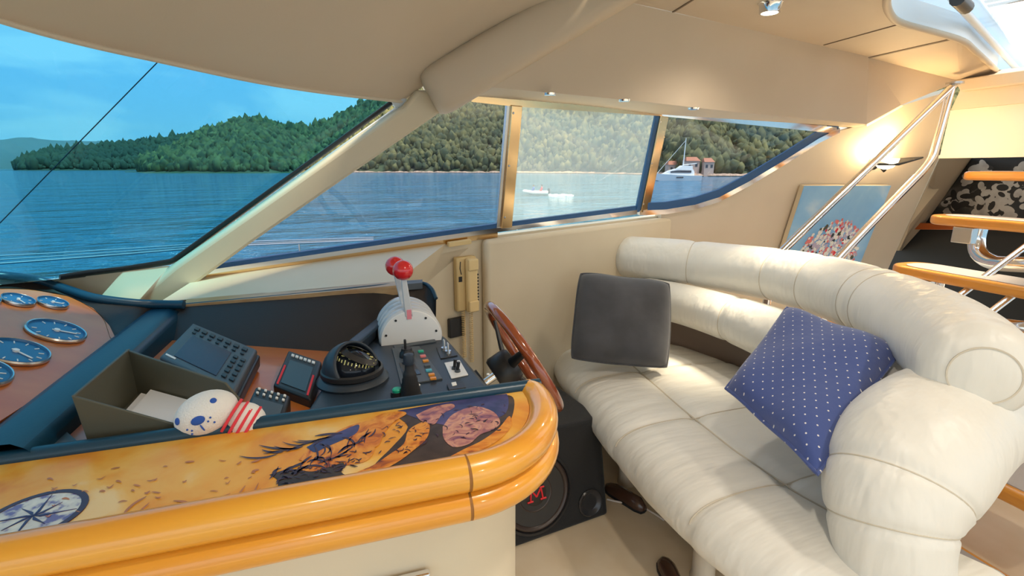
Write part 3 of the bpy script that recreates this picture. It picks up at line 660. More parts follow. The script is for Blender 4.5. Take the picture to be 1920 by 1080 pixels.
# front skirt so the dash is solid seen from the side
m = MB(); m.grid([[p + Vector((0, .004, 0)) for p in a], [Vector((p.x, p.y + .01, .6)) for p in a]]); m.build('dash_back', 'black_vinyl', con)
def gauge(u, v, r, needle, small=False):
    c = gp(u, v, .001); M_ = framez(c, NG, (0, -1, 0))
    g = B().lathe([(0, 0), (r, 0), (r, .006), (r * .93, .008), (r * .90, .004), (0, .004)], M_, 36).build('gauge', 'gauge_blue', con)
    B().lathe([(r * .97, .003), (r * 1.02, .001), (r * 1.03, .005), (r * .99, .008), (r * .96, .007)], M_, 36, closed=True).build('bezel', 'steel', g)
    mm = MB()
    for k in range(11 if not small else 7):
        a_ = math.radians(-150 + 300 * k / (10 if not small else 6) + 90); q = Matrix.Rotation(a_, 4, 'Z')
        mm.box((r * .72, 0, .0046), (r * .16, r * .035, .0012), M_ @ q)
    mm.build('scale_marks', 'white_print', g, smooth=False)
    mm = MB(); mm.box((r * .25, 0, .0056), (r * .8, r * .06, .0014), M_ @ Matrix.Rotation(math.radians(needle), 4, 'Z')); mm.lathe([(0, .004), (r * .10, .004), (r * .10, .008), (0, .008)], M_, 12); mm.build('needle', 'white_print', g, smooth=False)
gauge(28, 662, .052, 70); gauge(105, 623, .052, 110); gauge(33, 565, .030, 60, True); gauge(98, 570, .030, 120, True); gauge(-52, 700, .052, 40); gauge(-35, 562, .03, 80, True)

# --- black coaming along the side wall
ca = [pz(345, 573, .98), pz(560, 553, .985), pz(700, 538, .99), pz(785, 531, .985), pz(808, 540, .975), pz(818, 560, .95)]
ca_s = crom(ca, 5)
cb = [Vector((-.49, 1.46, .915)), Vector((-.15, 1.42, .86)), Vector((.05, 1.44, .85)), Vector((.18, 1.50, .84)), Vector((.22, 1.53, .83)), Vector((.245, 1.55, .82))]
cb_s = crom(cb, 5)
m = MB(); m.grid([[p.lerp(q, t / 4) for p, q in zip(ca_s, cb_s)] for t in range(5)]); m.grid([[p + Vector((0, .03, -.003)) for p in ca_s], ca_s]); m.grid([[p + Vector((0, .03, -.003)) for p in ca_s], [Vector((p.x, p.y + .03, .6)) for p in ca_s]])
m.build('coaming', 'black_vinyl', con, ang=50)
B().tube([p + Vector((0, .002, .0)) for p in ca_s], .006, 8).build('coaming_piping', 'navy_vinyl', con)
# wooden ledge between coaming and wall
la = [pz(345, 571, .984), pz(560, 552, .989), pz(745, 535, .993)]; lb = [pz(350, 561, .988), pz(560, 543, .993), pz(745, 527, .997)]
m = MB(); m.grid([la, lb]); m.grid([[p + Vector((0, 0, -.03)) for p in la], la]); m.build('ledge', 'wood_ledge', con)
lt = [w1(372, 520, .003), w1(600, 488, .003), w1(838, 455, .003), w1(900, 447, .003)]
lm = [pz(300, 566, .985), pz(560, 544, .993), pz(745, 527, .997), w1v(800, 530, .002)]
m = MB(); m.grid([lm, lt]); m.build('sloping_panel', 'cream_wall', wall_s)
B().slab([pz(746, 534, .994), pz(792, 530, .99), pz(792, 524, .99), pz(746, 527, .994)], (0, 0, -.02)).build('ledge_end', 'charcoal_plastic', con, smooth=False)

# --- moulded black pod carrying compass, throttle and switches
ZP = .885
pod_top = [pz(706, 606, ZP + .01), pz(800, 598, ZP + .01), pz(838, 632, ZP), pz(935, 742, ZP), Vector((.285, .892, ZP)), pz(560, 790, ZP), pz(585, 752, ZP), pz(615, 705, ZP), pz(650, 655, ZP)]
pod_top = [Vector((p.x, max(p.y, .89), ZP)) for p in pod_top]
pod = B().prism([(p.x, p.y) for p in pod_top], .62, ZP).build('switch_pod', 'pod_plastic', con, bevel=.012)
# raised cheek running up to the throttle
B().slab([pz(712, 612, ZP), pz(655, 660, ZP), pz(668, 672, ZP), pz(722, 622, ZP)], (0, 0, .035)).build('pod_cheek', 'pod_plastic', con, bevel=.008)

# ------------------------------------------------------------------ magnetic compass on the pod
def onpod(u, v, e=0): return pz(u, v, ZP + e)
cc = onpod(662, 712); cc.z = ZP
cmp_ = thing('compass', cc, 'black domed magnetic compass with yellow dial on the dash', 'compass')
Mc = Matrix.Translation(cc) @ Matrix.Scale(.88, 4)
B().lathe([(0, 0), (.088, 0), (.090, .006), (.082, .014), (.074, .018), (0, .018)], Mc, 40).build('flange', 'pod_plastic', cmp_)
B().lathe([(.074, .018), (.078, .022), (.077, .032), (.072, .036), (.070, .020)], Mc, 40, closed=True).build('ring', 'black_plastic', cmp_)
# hood: sphere shell left open towards the helmsman and the cabin
tilt = Mc @ Matrix.Translation((0, 0, .030)) @ Matrix.Rotation(math.radians(18), 4, 'Y')
fdir = Vector((.62, -.62, .48)).normalized()
hood = B().lathe([(max(.0001, .88 * .074 * math.sin(math.radians(a))), .88 * .074 * math.cos(math.radians(a))) for a in range(6, 112, 7)], framez(cc + Vector((0, 0, .024)), -fdir), 36)
hood.f = [f for f in hood.f if len(f) == 4]; hood.v = [Vector((p.x, p.y, max(p.z, cc.z + .016))) for p in hood.v]
hood = hood.build('hood', 'pod_plastic', cmp_, ang=70); sm = hood.modifiers.new('thick', 'SOLIDIFY'); sm.thickness = .005; sm.offset = -1
B().sphere((0, 0, 0), (.058, .058, .050), 28, 14, tilt).build('globe', 'glass_dark', cmp_)
card = B().lathe([(.036, .046), (.050, .036), (.051, .037), (.037, .0475)], tilt @ Matrix.Rotation(math.radians(10), 4, 'Y'), 36, closed=True).build('compass_card', 'black_plastic', cmp_)
m = MB()
for k in range(36):
    q = tilt @ Matrix.Rotation(math.radians(10 * k), 4, 'Z'); L_ = .012 if k % 3 == 0 else .007
    m.box((.0515, 0, .029), (.002, .0022, L_), q)
for k in range(12):
    q = tilt @ Matrix.Rotation(math.radians(30 * k + 8), 4, 'Z'); m.box((.040, 0, .0385), (.008, .006, .0018), q @ Matrix.Translation((0, 0, 0)))
m.build('dial_marks', 'yellow_print', card, smooth=False)

# ------------------------------------------------------------------ engine throttle with two red knobs
tc_ = pd(770, 642, 1.42); tc_.z = ZP
thr = thing('throttle_control', tc_, 'grey engine throttle with two red ball knobs', 'throttle')
def halfdisc(r, y0, y1, name, mt, par, cx=0, low=0, bev=.004):
    poly = [(r * math.cos(math.pi * k / 28) + cx, low + r * .98 * math.sin(math.pi * k / 28)) for k in range(29)] + [(-r * 1.0 + cx, -.004), (r * 1.0 + cx, -.004)]
    M_ = Matrix(((1, 0, 0, tc_.x), (0, 0, -1, tc_.y), (0, 1, 0, tc_.z), (0, 0, 0, 1)))
    return B().prism(poly, y0, y1, M_).build(name, mt, par, bevel=bev, ang=30)
for k in range(4): halfdisc(.086 - .0, -.005 - k * .038, -.005 - k * .038 + .034, 'housing_lobe', 'grey_metal', thr, low=.012, bev=.010)
halfdisc(.079, -.150, .020, 'housing_core', 'steel', thr, low=.012)
fp = halfdisc(.082, .026, .032, 'face_plate', 'white_plate', thr, low=.010, bev=.002)
for a in (15, 55, 90, 125, 165):
    q = tc_ + Vector((.070 * math.cos(math.radians(a)), -.0325, .010 + .070 * math.sin(math.radians(a))))
    B().lathe([(0, 0), (.0035, 0), (.003, .002), (0, .002)], framez(q, (0, -1, 0)), 8).build('screw', 'black_plastic', fp)
for k, (yy, dx) in enumerate(((-.022, .004), (.045, -.010))):
    b0 = tc_ + Vector((-.004, yy - .012, .075)); b1 = tc_ + Vector((-.018 + dx, yy - .012, .185))
    lv = B().slab([b0 + Vector((-.011, 0, 0)), b0 + Vector((.011, 0, 0)), b1 + Vector((.007, 0, 0)), b1 + Vector((-.007, 0, 0))], (0, .012, 0)).build('lever', 'grey_metal', thr, bevel=.003)
    B().sphere(b1 + Vector((0, .006, .018)), .027, 24, 14).build('knob', 'red_ball', lv)
    if k == 0: B().slab([b0 + Vector((-.006, -.0015, -.006)), b0 + Vector((.006, -.0015, -.006)), b0 + Vector((.006, -.0015, .02)), b0 + Vector((-.006, -.0015, .02))], (0, .002, 0)).build('pointer', 'pink_mark', lv)

# ------------------------------------------------------------------ switches on the pod
def plate(name, pix, mt, par, h=.003, e=0, bev=.001): return B().slab([onpod(u, v, e) for u, v in pix], (0, 0, h)).build(name, mt, par, bevel=bev)
sp = thing('autopilot_panel', onpod(760, 690), 'grey autopilot panel with coloured keys and black selector knob beside the compass', 'control panel')
pl = plate('base_plate', [(735, 655), (786, 651), (830, 712), (752, 725)], 'charcoal_plastic', sp, .004)
def key(u, v, mt, w=.014, d=.010): c = onpod(u, v, .004); return B().box((c.x, c.y, c.z + .002), (w, d, .005)).build('key', mt, sp, bevel=.001)
for u, v, k in [(789, 660, 'green_btn'), (793, 669, 'pink_btn'), (798, 678, 'orange_btn'), (801, 687, 'charcoal_plastic'), (804, 696, 'teal_btn'), (809, 704, 'orange_btn'), (812, 711, 'orange_btn')]: key(u, v, k)
plate('display', [(748, 684), (775, 681), (790, 705), (757, 710)], 'glass_dark', sp, .0055)
c = onpod(763, 668, .004); kb = B().lathe([(0, 0), (.019, 0), (.018, .010), (.014, .014), (.013, .022), (0, .022)], Matrix.Translation(c), 24).build('selector_knob', 'black_plastic', sp)
B().box((c.x - .003, c.y, c.z + .032), (.006, .008, .026), None).build('knob_handle', 'black_plastic', kb, bevel=.002)
js = thing('joystick', onpod(770, 742), 'black trim joystick with ribbed rubber boot near the green button', 'joystick')
c = onpod(770, 742); Mj = Matrix.Translation(c)
prof = [(0, 0), (.024, 0)]
for k in range(5): prof += [(.023 - k * .0022, .004 + k * .011), (.0205 - k * .0022, .010 + k * .011)]
prof += [(.010, .056), (.009, .074), (0, .074)]
B().lathe(prof, Mj, 24).build('boot', 'rubber', js); B().lathe([(0, .072), (.011, .072), (.012, .080), (.010, .092), (0, .094)], Mj, 20).build('grip', 'pod_plastic', js)
gb = thing('start_button', onpod(745, 742), 'round green push button on the dash beside the joystick', 'button')
c = onpod(745, 742); B().lathe([(0, 0), (.014, 0), (.013, .010), (0, .010)], Matrix.Translation(c), 20).build('collar', 'black_plastic', gb); B().lathe([(0, .010), (.010, .010), (.010, .015), (.008, .017), (0, .017)], Matrix.Translation(c), 20).build('cap', 'green_btn', gb)
sw = thing('switch_plate', onpod(855, 690), 'white metal plate with two black toggle switches at the aft end of the dash', 'switch')
plate('plate', [(833, 682), (862, 677), (878, 704), (846, 711)], 'white_plate', sw)
for u, v in ((852, 692), (858, 697)):
    c = onpod(u, v, .003); t_ = B().lathe([(0, 0), (.007, 0), (.006, .006), (0, .006)], Matrix.Translation(c), 12).build('toggle_base', 'charcoal_plastic', sw); B().tube([c + Vector((0, 0, .004)), c + Vector((.003, 0, .024))], [.0035, .0045], 8).build('toggle', 'black_plastic', t_)
kp = thing('key_switch_plate', onpod(838, 660), 'dark plate with two ignition key switches above the white toggle plate', 'switch')
plate('plate', [(818, 652), (846, 648), (858, 668), (826, 674)], 'black_plastic', kp)
for u, v in ((833, 656), (840, 662)):
    c = onpod(u, v, .003); t_ = B().lathe([(0, 0), (.009, 0), (.008, .007), (0, .007)], Matrix.Translation(c), 14).build('lock', 'steel', kp); B().box((c.x, c.y, c.z + .017), (.004, .014, .022)).build('ignition_key', 'grey_metal', t_, bevel=.002)
tp = plate('label_strip', [(738, 650), (815, 638), (818, 642), (740, 655)], 'charcoal_plastic', sp, .004)
plate('warning_sticker', [(812, 612), (828, 630), (820, 633), (805, 615)], 'white_print', sp, .0015)
for u, v in ((850, 722), (915, 702), (785, 722)): c = onpod(u, v, .0); B().lathe([(0, 0), (.004, 0), (.003, .002), (0, .002)], Matrix.Translation(c), 10).build('pod_screw', 'white_print', sp)
rk = thing('rocker_switch', onpod(852, 728), 'small black rocker switch with white mark near the edge strip', 'switch')
plate('rocker', [(838, 724), (868, 719), (874, 731), (842, 736)], 'black_plastic', rk, .006); plate('mark', [(846, 723), (855, 721), (857, 727), (848, 729)], 'white_print', rk, .0075)

# ------------------------------------------------------------------ instruments on the wooden bed
def device(name, pix, lift, thick, label, cat):
    """pix: face corners tl,tr,br,bl; lift: heights above the bed; returns root, face frame and size"""
    P = []
    for (u, v), h in zip(pix, lift):
        d = ray(u, v); t = 0.3                       # march the pixel ray down to the tilted bed plus lift
        for _ in range(60):
            p = CAM + d * t; err = p.z - (bedz(p.x) + h); t += err * .8
        P.append(CAM + d * t)
    c = (P[0] + P[1] + P[2] + P[3]) / 4; ex = ((P[1] - P[0]) + (P[2] - P[3])).normalized(); ey = ((P[0] - P[3]) + (P[1] - P[2])).normalized()
    nz_ = ex.cross(ey).normalized(); M_ = Matrix(((ex.x, ey.x, nz_.x, c.x), (ex.y, ey.y, nz_.y, c.y), (ex.z, ey.z, nz_.z, c.z), (0, 0, 0, 1))); W_ = ((P[1] - P[0]).length + (P[2] - P[3]).length) / 2; H_ = ((P[0] - P[3]).length + (P[1] - P[2]).length) / 2
    t = thing(name, Vector((c.x, c.y, bedz(c.x))), label, cat)
    B().box((0, 0, -thick / 2), (W_, H_, thick), M_).build('case', 'charcoal_plastic' if name == 'chartplotter' else 'black_plastic', t, bevel=.006)
    return t, M_, W_, H_
t, M_, W_, H_ = device('chartplotter', [(362, 604), (482, 655), (440, 735), (298, 668)], [.055, .055, .045, .045], .05, 'grey chartplotter with angled colour screen and keypad on the wooden dash', 'chartplotter')
B().box((-.01 * 0 - W_ * .06, -H_ * .10, .0005), (W_ * .58, H_ * .56, .002), M_).build('screen', 'screen_plotter', t)
for i in range(7): B().box((-W_ * .36 + i * W_ * .12, H_ * .36, .002), (W_ * .07, H_ * .07, .004), M_).build('key', 'black_plastic', t, bevel=.001)
for i in range(7): B().box((-W_ * .36 + i * W_ * .12, H_ * .25, .002), (W_ * .05, H_ * .04, .003), M_).build('key', 'black_plastic', t, bevel=.001)
for i in range(5):
    for j in range(2): B().box((W_ * .31 + j * W_ * .10, H_ * .12 - i * H_ * .11, .002), (W_ * .06, H_ * .06, .003), M_).build('key', 'black_plastic', t, bevel=.001)
B().box((-W_ * .38, -H_ * .42, .0008), (W_ * .14, H_ * .03, .0012), M_).build('badge', 'white_print', t)
B().box((0, 0, -.032), (W_ * 1.06, H_ * 1.08, .03), M_).build('bracket', 'black_plastic', t, bevel=.004)
t, M_, W_, H_ = device('fishfinder', [(540, 655), (604, 677), (582, 748), (512, 722)], [.05, .05, .025, .025], .045, 'black depth display with grey screen and a row of white keys', 'display')
B().box((0, -H_ * .08, .0005), (W_ * .66, H_ * .62, .002), M_).build('screen', 'screen_grey', t)
for i in range(6): B().box((-W_ * .30 + i * W_ * .12, H_ * .36, .002), (W_ * .085, H_ * .06, .004), M_).build('key', 'white_print', t, bevel=.001)
for sgn in (-1, 1): B().box((sgn * W_ * .40, -H_ * .2, .0008), (W_ * .05, H_ * .5, .0016), M_).build('red_trim', 'plush_red', t)
t, M_, W_, H_ = device('radio_handset', [(480, 722), (545, 742), (525, 800), (452, 782)], [.05, .05, .035, .035], .04, 'small black radio unit with white dotted keys beside the storage tray', 'radio')
B().box((0, -H_ * .16, .0005), (W_ * .80, H_ * .56, .002), M_).build('screen', 'charcoal_plastic', t)
for i in range(5):
    for j in range(2): B().box((-W_ * .36 + i * W_ * .18, H_ * .40 - j * H_ * .14, .002), (W_ * .07, H_ * .06, .004), M_).build('key', 'white_print', t, bevel=.001)

# ------------------------------------------------------------------ olive storage tray with papers and plush toy
rimA, rimB, rimC, rimD = pz(133, 742, 1.01), pz(238, 654, 1.01), pz(425, 716, .965), pz(372, 808, .925)
rimC2 = pz(470, 768, .915); base_z = .905
cen = (rimA + rimB + rimC + rimD) / 4
tr = thing('storage_tray', Vector((cen.x, cen.y, base_z)), 'olive grey open storage tray holding papers and a plush toy', 'tray')
def dn(p, k=.93): q = cen.lerp(p, k); return Vector((q.x, q.y, bedz(q.x) + .012))
def wallq(a, b, name, extra=None):
    pts = [dn(a), dn(b), b, a] if extra is None else [dn(a), dn(b)] + extra + [a]
    nn_ = (pts[1] - pts[0]).cross(Vector((0, 0, 1))).normalized()
    if nn_.dot(cen - pts[0]) < 0: nn_ = -nn_
    return B().slab(pts, nn_ * .005).build(name, 'olive_plastic', tr, bevel=.0015, ang=30)
wallq(rimA, rimB, 'tray_side'); wallq(rimB, rimC, 'tray_back', [rimC2, rimC]); wallq(rimD, rimA, 'tray_front')
B().slab([dn(p) for p in (rimA, rimB, rimC, rimD)], (0, 0, -.005)).build('tray_bottom', 'olive_plastic', tr, smooth=False)
for a, k in ((0, .0), (1, .006)):
    q = [cen.lerp(p, .72 - .05 * a) for p in (rimA, rimB, rimC, rimD)]; o = B().slab([Vector((p.x + .012 * a, p.y + .006 * a, bedz(p.x) + .018 + k)) for p in q], (0, 0, .005)).build('document', 'paper', smooth=False)
    tag(o, ['white papers lying flat in the olive tray, underneath', 'top sheet of white papers in the olive tray'][a], 'papers', 'papers in the tray')
lf = B().slab([pz(70, 845, .915), pz(118, 812, .915), pz(160, 850, .915), pz(110, 870, .915)], (0, 0, .012)).build('booklet', 'charcoal_plastic', bevel=.001); tag(lf, 'grey booklet lying on the dash in front of the olive tray', 'booklet')

pt = pz(388, 775, .955)
pl_ = thing('plush_toy', Vector((pt.x, pt.y, base_z)), 'white plush animal toy with blue nose and red striped collar in the tray', 'toy')
Mh = Matrix.Translation(pt) @ Matrix.Rotation(-YAW * .4, 4, 'Z') @ Matrix.Rotation(math.radians(-20), 4, 'Y')
hm = B()
hm.sphere((0, 0, 0), (.050, .040, .036), 28, 18, Mh); head = hm.build('head', 'plush_white', pl_)
def face(mx, mz, r, mt, name, e=.0):  # small felt piece on the side of the head that faces the camera
    n_ = Vector((mx / .050, -math.sqrt(max(.05, 1 - (mx / .05) ** 2 - (mz / .036) ** 2)), mz / .036)); p = Vector((n_.x * .05, n_.y * .04, n_.z * .036)); nr = Vector((n_.x / .05, n_.y / .04, n_.z / .036)).normalized()
    B().sphere((0, 0, 0), (r[0], r[1], .0022), 14, 8, Mh @ framez(p, nr, (1, 0, 0))).build(name, mt, head)
face(.004, .006, (.011, .007), 'plush_blue', 'nose'); face(-.030, .014, (.006, .006), 'plush_blue', 'eye'); face(.030, .022, (.005, .005), 'plush_blue', 'eye')
for a in ((-.012, -.006), (-.018, -.002), (-.016, -.012), (.016, -.002), (.021, .002), (.022, -.008)): face(a[0], a[1], (.0016, .0016), 'plush_blue', 'whisker_dot')
face(.004, -.008, (.0012, .007), 'plush_blue', 'mouth_line')
bd = B().sphere((.044, .002, -.040), (.034, .030, .034), 24, 14, Mh).build('body', 'plush_white', pl_)
for k in range(4): B().lathe([(.028, -.0025), (.0325, -.002), (.0325, .002), (.028, .0025)], Mh @ Matrix.Translation((.030 + k * .007, .001, -.022 - k * .0085)) @ Matrix.Rotation(math.radians(142), 4, 'Y'), 24, closed=True).build('collar_stripe', 'plush_red', bd)

# ------------------------------------------------------------------ steering wheel
wc = pd(980, 668, 1.5); wn = Vector((.86, 0, .50)).normalized(); Mw = framez(wc, wn, (0, -1, 0)); RW = .178
sw_ = thing('steering_wheel', wc, 'varnished mahogany steering wheel with black three-spoke hub on the helm', 'steering wheel')
B().tube([Mw @ Vector((RW * math.cos(a), RW * math.sin(a), 0)) for a in [2 * math.pi * k / 64 for k in range(64)]], .0155, 16, closed=True).build('rim', 'wheel_wood', sw_)
for a in (90, 210, 330):
    a = math.radians(a); e = Vector((math.cos(a), math.sin(a), 0))
    B().tube([Mw @ (e * .02 + Vector((0, 0, -.05))), Mw @ (e * .07 + Vector((0, 0, -.035))), Mw @ (e * (RW - .006))], [.018, .015, .010], 12, flat=.5, upv=wn).build('spoke', 'black_plastic', sw_)
B().lathe([(0, -.10), (.046, -.10), (.052, -.092), (.052, -.045), (.045, -.030), (0, -.028)], Mw, 32).build('hub', 'black_plastic', sw_)
B().lathe([(0, -.135), (.012, -.135), (.012, -.10), (0, -.10)], Mw, 16).build('shaft', 'chrome', sw_)
B().lathe([(0, -.24), (.040, -.24), (.040, -.15), (.046, -.148), (.046, -.135), (0, -.132)], Mw, 28).build('helm_pump', 'black_plastic', sw_)
q = Mw @ Vector((.0, .03, -.21)); B().tube([q, q + Vector((.0, .02, .055))], .010, 10).build('tilt_lever', 'black_plastic', sw_); B().sphere(q + Vector((0, .022, .062)), .016, 14, 8).build('tilt_knob', 'black_plastic', sw_)

# ================================================================== SETTEE
sofa = thing('settee', (1.35, 1.5, 0), 'cream leather curved helm settee with rolled backrest', 'settee')
def bolster(name, path, radii, mt, seams=(), pleat=.0, n=14, flat=1.0):
    P = crom(path, n); k = len(P); R_ = crom([(r, 0, 0) for r in radii], n); rr = [q.x for q in R_]
    for i in range(k):
        t = i / (k - 1)
        for s_ in seams: rr[i] -= .007 * math.exp(-((t - s_) * k / 1.2) ** 2)
    e0 = P[0]; d0 = (P[0] - P[1]).normalized(); e1 = P[-1]; d1 = (P[-1] - P[-2]).normalized()
    r0, r1 = rr[0], rr[-1]; capA = [(1.0, .03), (.97, .30), (.86, .58), (.66, .79), (.36, .95)]
    Q = [e0 + d0 * r0 * .75 * a for a, b in capA] + P + [e1 + d1 * r1 * .55 * a for a, b in capA[::-1]]
    q = [r0 * b for a, b in capA] + rr + [r1 * b for a, b in capA[::-1]]
    rings = []
    for s_ in seams:
        i = int(round(s_ * (k - 1))); tg = (P[min(i + 1, k - 1)] - P[max(i - 1, 0)]).normalized(); M_ = framez(P[i], tg, (0, 0, 1)); rings.append([M_ @ Vector((rr[i] * math.cos(a), rr[i] * math.sin(a), 0)) for a in [2 * math.pi * j / 40 for j in range(40)]])
    m = MB(); m.tube(Q, q, 40, upv=(0, 0, 1), flat=flat)
    if pleat:
        for i, v in enumerate(m.v):
            ring = i // 40; t = ring / len(Q); w_ = math.exp(-((t - .97) / .10) ** 2) + math.exp(-((t - .06) / .05) ** 2)
            c = Q[ring]; m.v[i] = c + (v - c) * (1 + pleat * w_ * math.sin((i % 40) * 2 * math.pi / 40 * 10))
    ob = m.build(name, mt, sofa, ang=80)
    for rg in rings: B().tube(rg, .0022, 6, closed=True).build('seam', 'leather_seam', ob)
    return ob
up_path = [pd(1182, 482, 2.72), pd(1262, 489, 2.62), pd(1350, 500, 2.48), pd(1440, 513, 2.28), pd(1520, 530, 2.08), pd(1610, 556, 1.86), pd(1690, 590, 1.64), pd(1760, 630, 1.44), pd(1808, 668, 1.30), pd(1830, 690, 1.22)]
ub = bolster('backrest_roll', up_path, [.112, .113, .115, .117, .12, .122, .125, .128, .125, .118], 'leather_pleat', seams=(.16, .36, .46, .58, .62), pleat=.012)
# end button seam on the upper roll
e = up_path[-1]; d_ = (up_path[-1] - up_path[-2]).normalized()
B().lathe([(.066, .0), (.0695, .0), (.0695, .004), (.066, .004)], framez(e + d_ * .054, d_), 36, closed=True).build('end_seam', 'leather_seam', ub)
lo_path = [pd(1215, 556, 2.64), pd(1290, 573, 2.48), pd(1370, 597, 2.30), pd(1450, 627, 2.08), pd(1540, 665, 1.86), pd(1630, 715, 1.66), pd(1700, 752, 1.50), pd(1770, 780, 1.37)]
bolster('lumbar_roll', lo_path, [.098, .10, .105, .11, .112, .115, .125, .13], 'leather_pleat', seams=(.3, .62), pleat=.01)
m = MB(); bb = [p + Vector((.10, .02, 0)) for p in crom(lo_path, 5)]
m.grid([[Vector((p.x + .02 * t_, p.y, .30 + (p.z - .30) * t_)) for p in bb] for t_ in (0, .5, 1)]); bbo = m.build('backboard', 'taupe', sofa, ang=70); sd_ = bbo.modifiers.new('thick', 'SOLIDIFY'); sd_.thickness = .015
arm = [pd(1850, 775, 1.46), pd(1800, 782, 1.37), pd(1755, 805, 1.30), pd(1706, 855, 1.24), pd(1674, 925, 1.20), pd(1668, 1000, 1.18), pd(1678, 1090, 1.18)]
bolster('arm_bolster', arm, [.14, .152, .160, .164, .148, .124, .110], 'leather_pleat', seams=(.64, .79), pleat=.014)
# seat: front edge and rear edge followed along the settee
ys = [2.27, 2.1, 1.8, 1.5, 1.2, .95, .75, .58]
xf = [.955, .915, .880, .845, .825, .835, .880, .97]; xr = [1.52, 1.66, 1.74, 1.74, 1.66, 1.52, 1.40, 1.30]
seam_y = (1.86, 1.42, 1.0)
def itp(y, tab): return float(np.interp(-y, [-q for q in ys], tab))
rows = []; NY = 90
for i in range(NY + 1):
    y = 2.30 - (2.30 - .50) * i / NY; a = itp(y, xf); b = itp(y, xr); end = min(1, math.sqrt(max(0, min((2.315 - y), (y - .485)) / .09)))
    pf = 1
    for s_ in seam_y: pf -= .6 * math.exp(-((y - s_) / .016) ** 2)
    row = []
    prof = [(b, .30), (a + .35, .285), (a + .12, .285), (a + .05, .295), (a + .008, .325), (a - .008, .365), (a + .008, .410), (a + .045, .445), (a + .10, .462), (a + .18, .470), (a + .26, .470), (a + .318, .464), (a + .332, .438), (a + .346, .464), (a + .42, .470), (b - .15, .468), (b - .04, .455), (b, .42)]
    for k, (x, z) in enumerate(prof):
        mid = .375; zz = mid + (z - mid) * (.35 + .65 * end); xx = x + (1 - end) * (.05 if k < 10 else -.03)
        if z > .43: zz -= (1 - pf) * .022 
        elif x < a + .02: xx += (1 - pf) * .008
        row.append(Vector((xx, y, zz)))
    rows.append(row)
m = MB(); m.grid(rows); n = len(rows[0]); m.f.append(tuple(range(n - 1, -1, -1))); m.f.append(tuple((NY) * n + k for k in range(n))); m.grid([[r[-1] for r in rows], [r[0] for r in rows]])
seat = m.build('seat_cushion', 'leather', sofa, ang=60); ss = seat.modifiers.new('sub', 'SUBSURF'); ss.levels = 1; ss.render_levels = 1
def seat_pt(y, dx): return Vector((itp(y, xf) + dx, y, 0))
B().tube([Vector((itp(y, xf) + .332, y, .449)) for y in np.linspace(2.2, .62, 40)], .003, 6).build('seam', 'leather_seam', seat)
for sy in seam_y: B().tube(crom([Vector((itp(sy, xf) + dx, sy, z)) for dx, z in ((.006, .395), (.016, .415), (.05, .438), (.10, .452), (.18, .459), (.27, .459), (.332, .449), (.42, .459), (.6, .459))], 4), .0026, 6).build('seam', 'leather_seam', seat)
B().prism([(1.16, 2.15), (1.66, 2.15), (1.62, 1.0), (1.16, 1.0)], 0, .30).build('plinth', 'cream_vinyl', sofa, bevel=.02)
gr = B().box((1.152, 1.60, .045), (.014, .62, .07)).build('vent_grille', 'grille_brown', sofa)
for k in range(14): B().box((1.143, 1.315 + k * .044, .045), (.008, .020, .062)).build('slat', 'steel' if k % 4 == 3 else 'black_plastic', gr)
for u, v in ((1308, 1085), (1168, 905)):
    p = pz(u, v, 0); B().lathe([(0, 0), (.044, 0), (.038, .02), (.034, .28), (.034, .30), (0, .30)], Matrix.Translation((p.x + .02, p.y, 0)), 20).build('leg', 'cream_vinyl', sofa)
B().tube(crom([pd(1385, 710, 2.42), pd(1397, 668, 2.40), pd(1420, 640, 2.36)], 5), .012, 10).build('back_support', 'chrome', sofa)
B().tube(crom([pd(1395, 715, 2.40), pd(1407, 672, 2.38), pd(1430, 645, 2.34)], 5), .012, 10).build('back_support', 'chrome', sofa)

# ------------------------------------------------------------------ cushions
def quad_pillow(name, C4, th, mt, label, sag=.05, warp=0, rnd=.05):
    c = (C4[0] + C4[1] + C4[2] + C4[3]) / 4; ex = (C4[1] - C4[0]) + (C4[2] - C4[3]); ey = (C4[0] - C4[3]) + (C4[1] - C4[2])
    M_ = frame(c, ex, ey); nz_ = (M_.to_3x3() @ Vector((0, 0, 1))); N = 32; m = MB()
    def pt(u, v, sg):
        t = th * (max(0, 1 - u ** 6) ** .55) * (max(0, 1 - v ** 6) ** .55) * (.62 + .38 * (1 - .5 * (u * u + v * v)))
        wz = warp * u * v + .007 * math.sin(5 * u + 2) * math.cos(4 * v)
        cr = 1 - rnd * (abs(u * v) ** 3); uu = u * (1 - sag * (1 - v * v) * abs(u) ** 3) * cr; vv = v * (1 - sag * (1 - u * u) * abs(v) ** 3) * cr
        a, b = (uu + 1) / 2, (vv + 1) / 2
        return C4[3].lerp(C4[2], a).lerp(C4[0].lerp(C4[1], a), b) + nz_ * (sg * t / 2 + wz)
    for sg in (1, -1): m.grid([[pt(-1 + 2 * i / N, -1 + 2 * j / N, sg) for i in range(N + 1)] for j in range(N + 1)])
    o = m.build(name, mt, None, ang=80, local=M_); tag(o, label, 'cushion')
    ed = [(-1 + 2 * i / N, -1) for i in range(N)] + [(1, -1 + 2 * i / N) for i in range(N)] + [(1 - 2 * i / N, 1) for i in range(N)] + [(-1, 1 - 2 * i / N) for i in range(N)]
    mm = MB(); mm.tube([pt(a, b, 0) for a, b in ed], .0055, 8, closed=True)
    me = mm.build('seam', mt, None, local=M_); me.parent = o; me.matrix_parent_inverse = Matrix.Identity(4); me.matrix_basis = Matrix.Identity(4)
    return o
quad_pillow('throw_cushion', [pd(1084, 508, 2.32), pd(1260, 528, 2.36), pd(1256, 694, 2.20), pd(1066, 676, 2.18)], .17, 'cushion_grey', 'plain charcoal square cushion at the window end of the settee', sag=.035, rnd=.07)
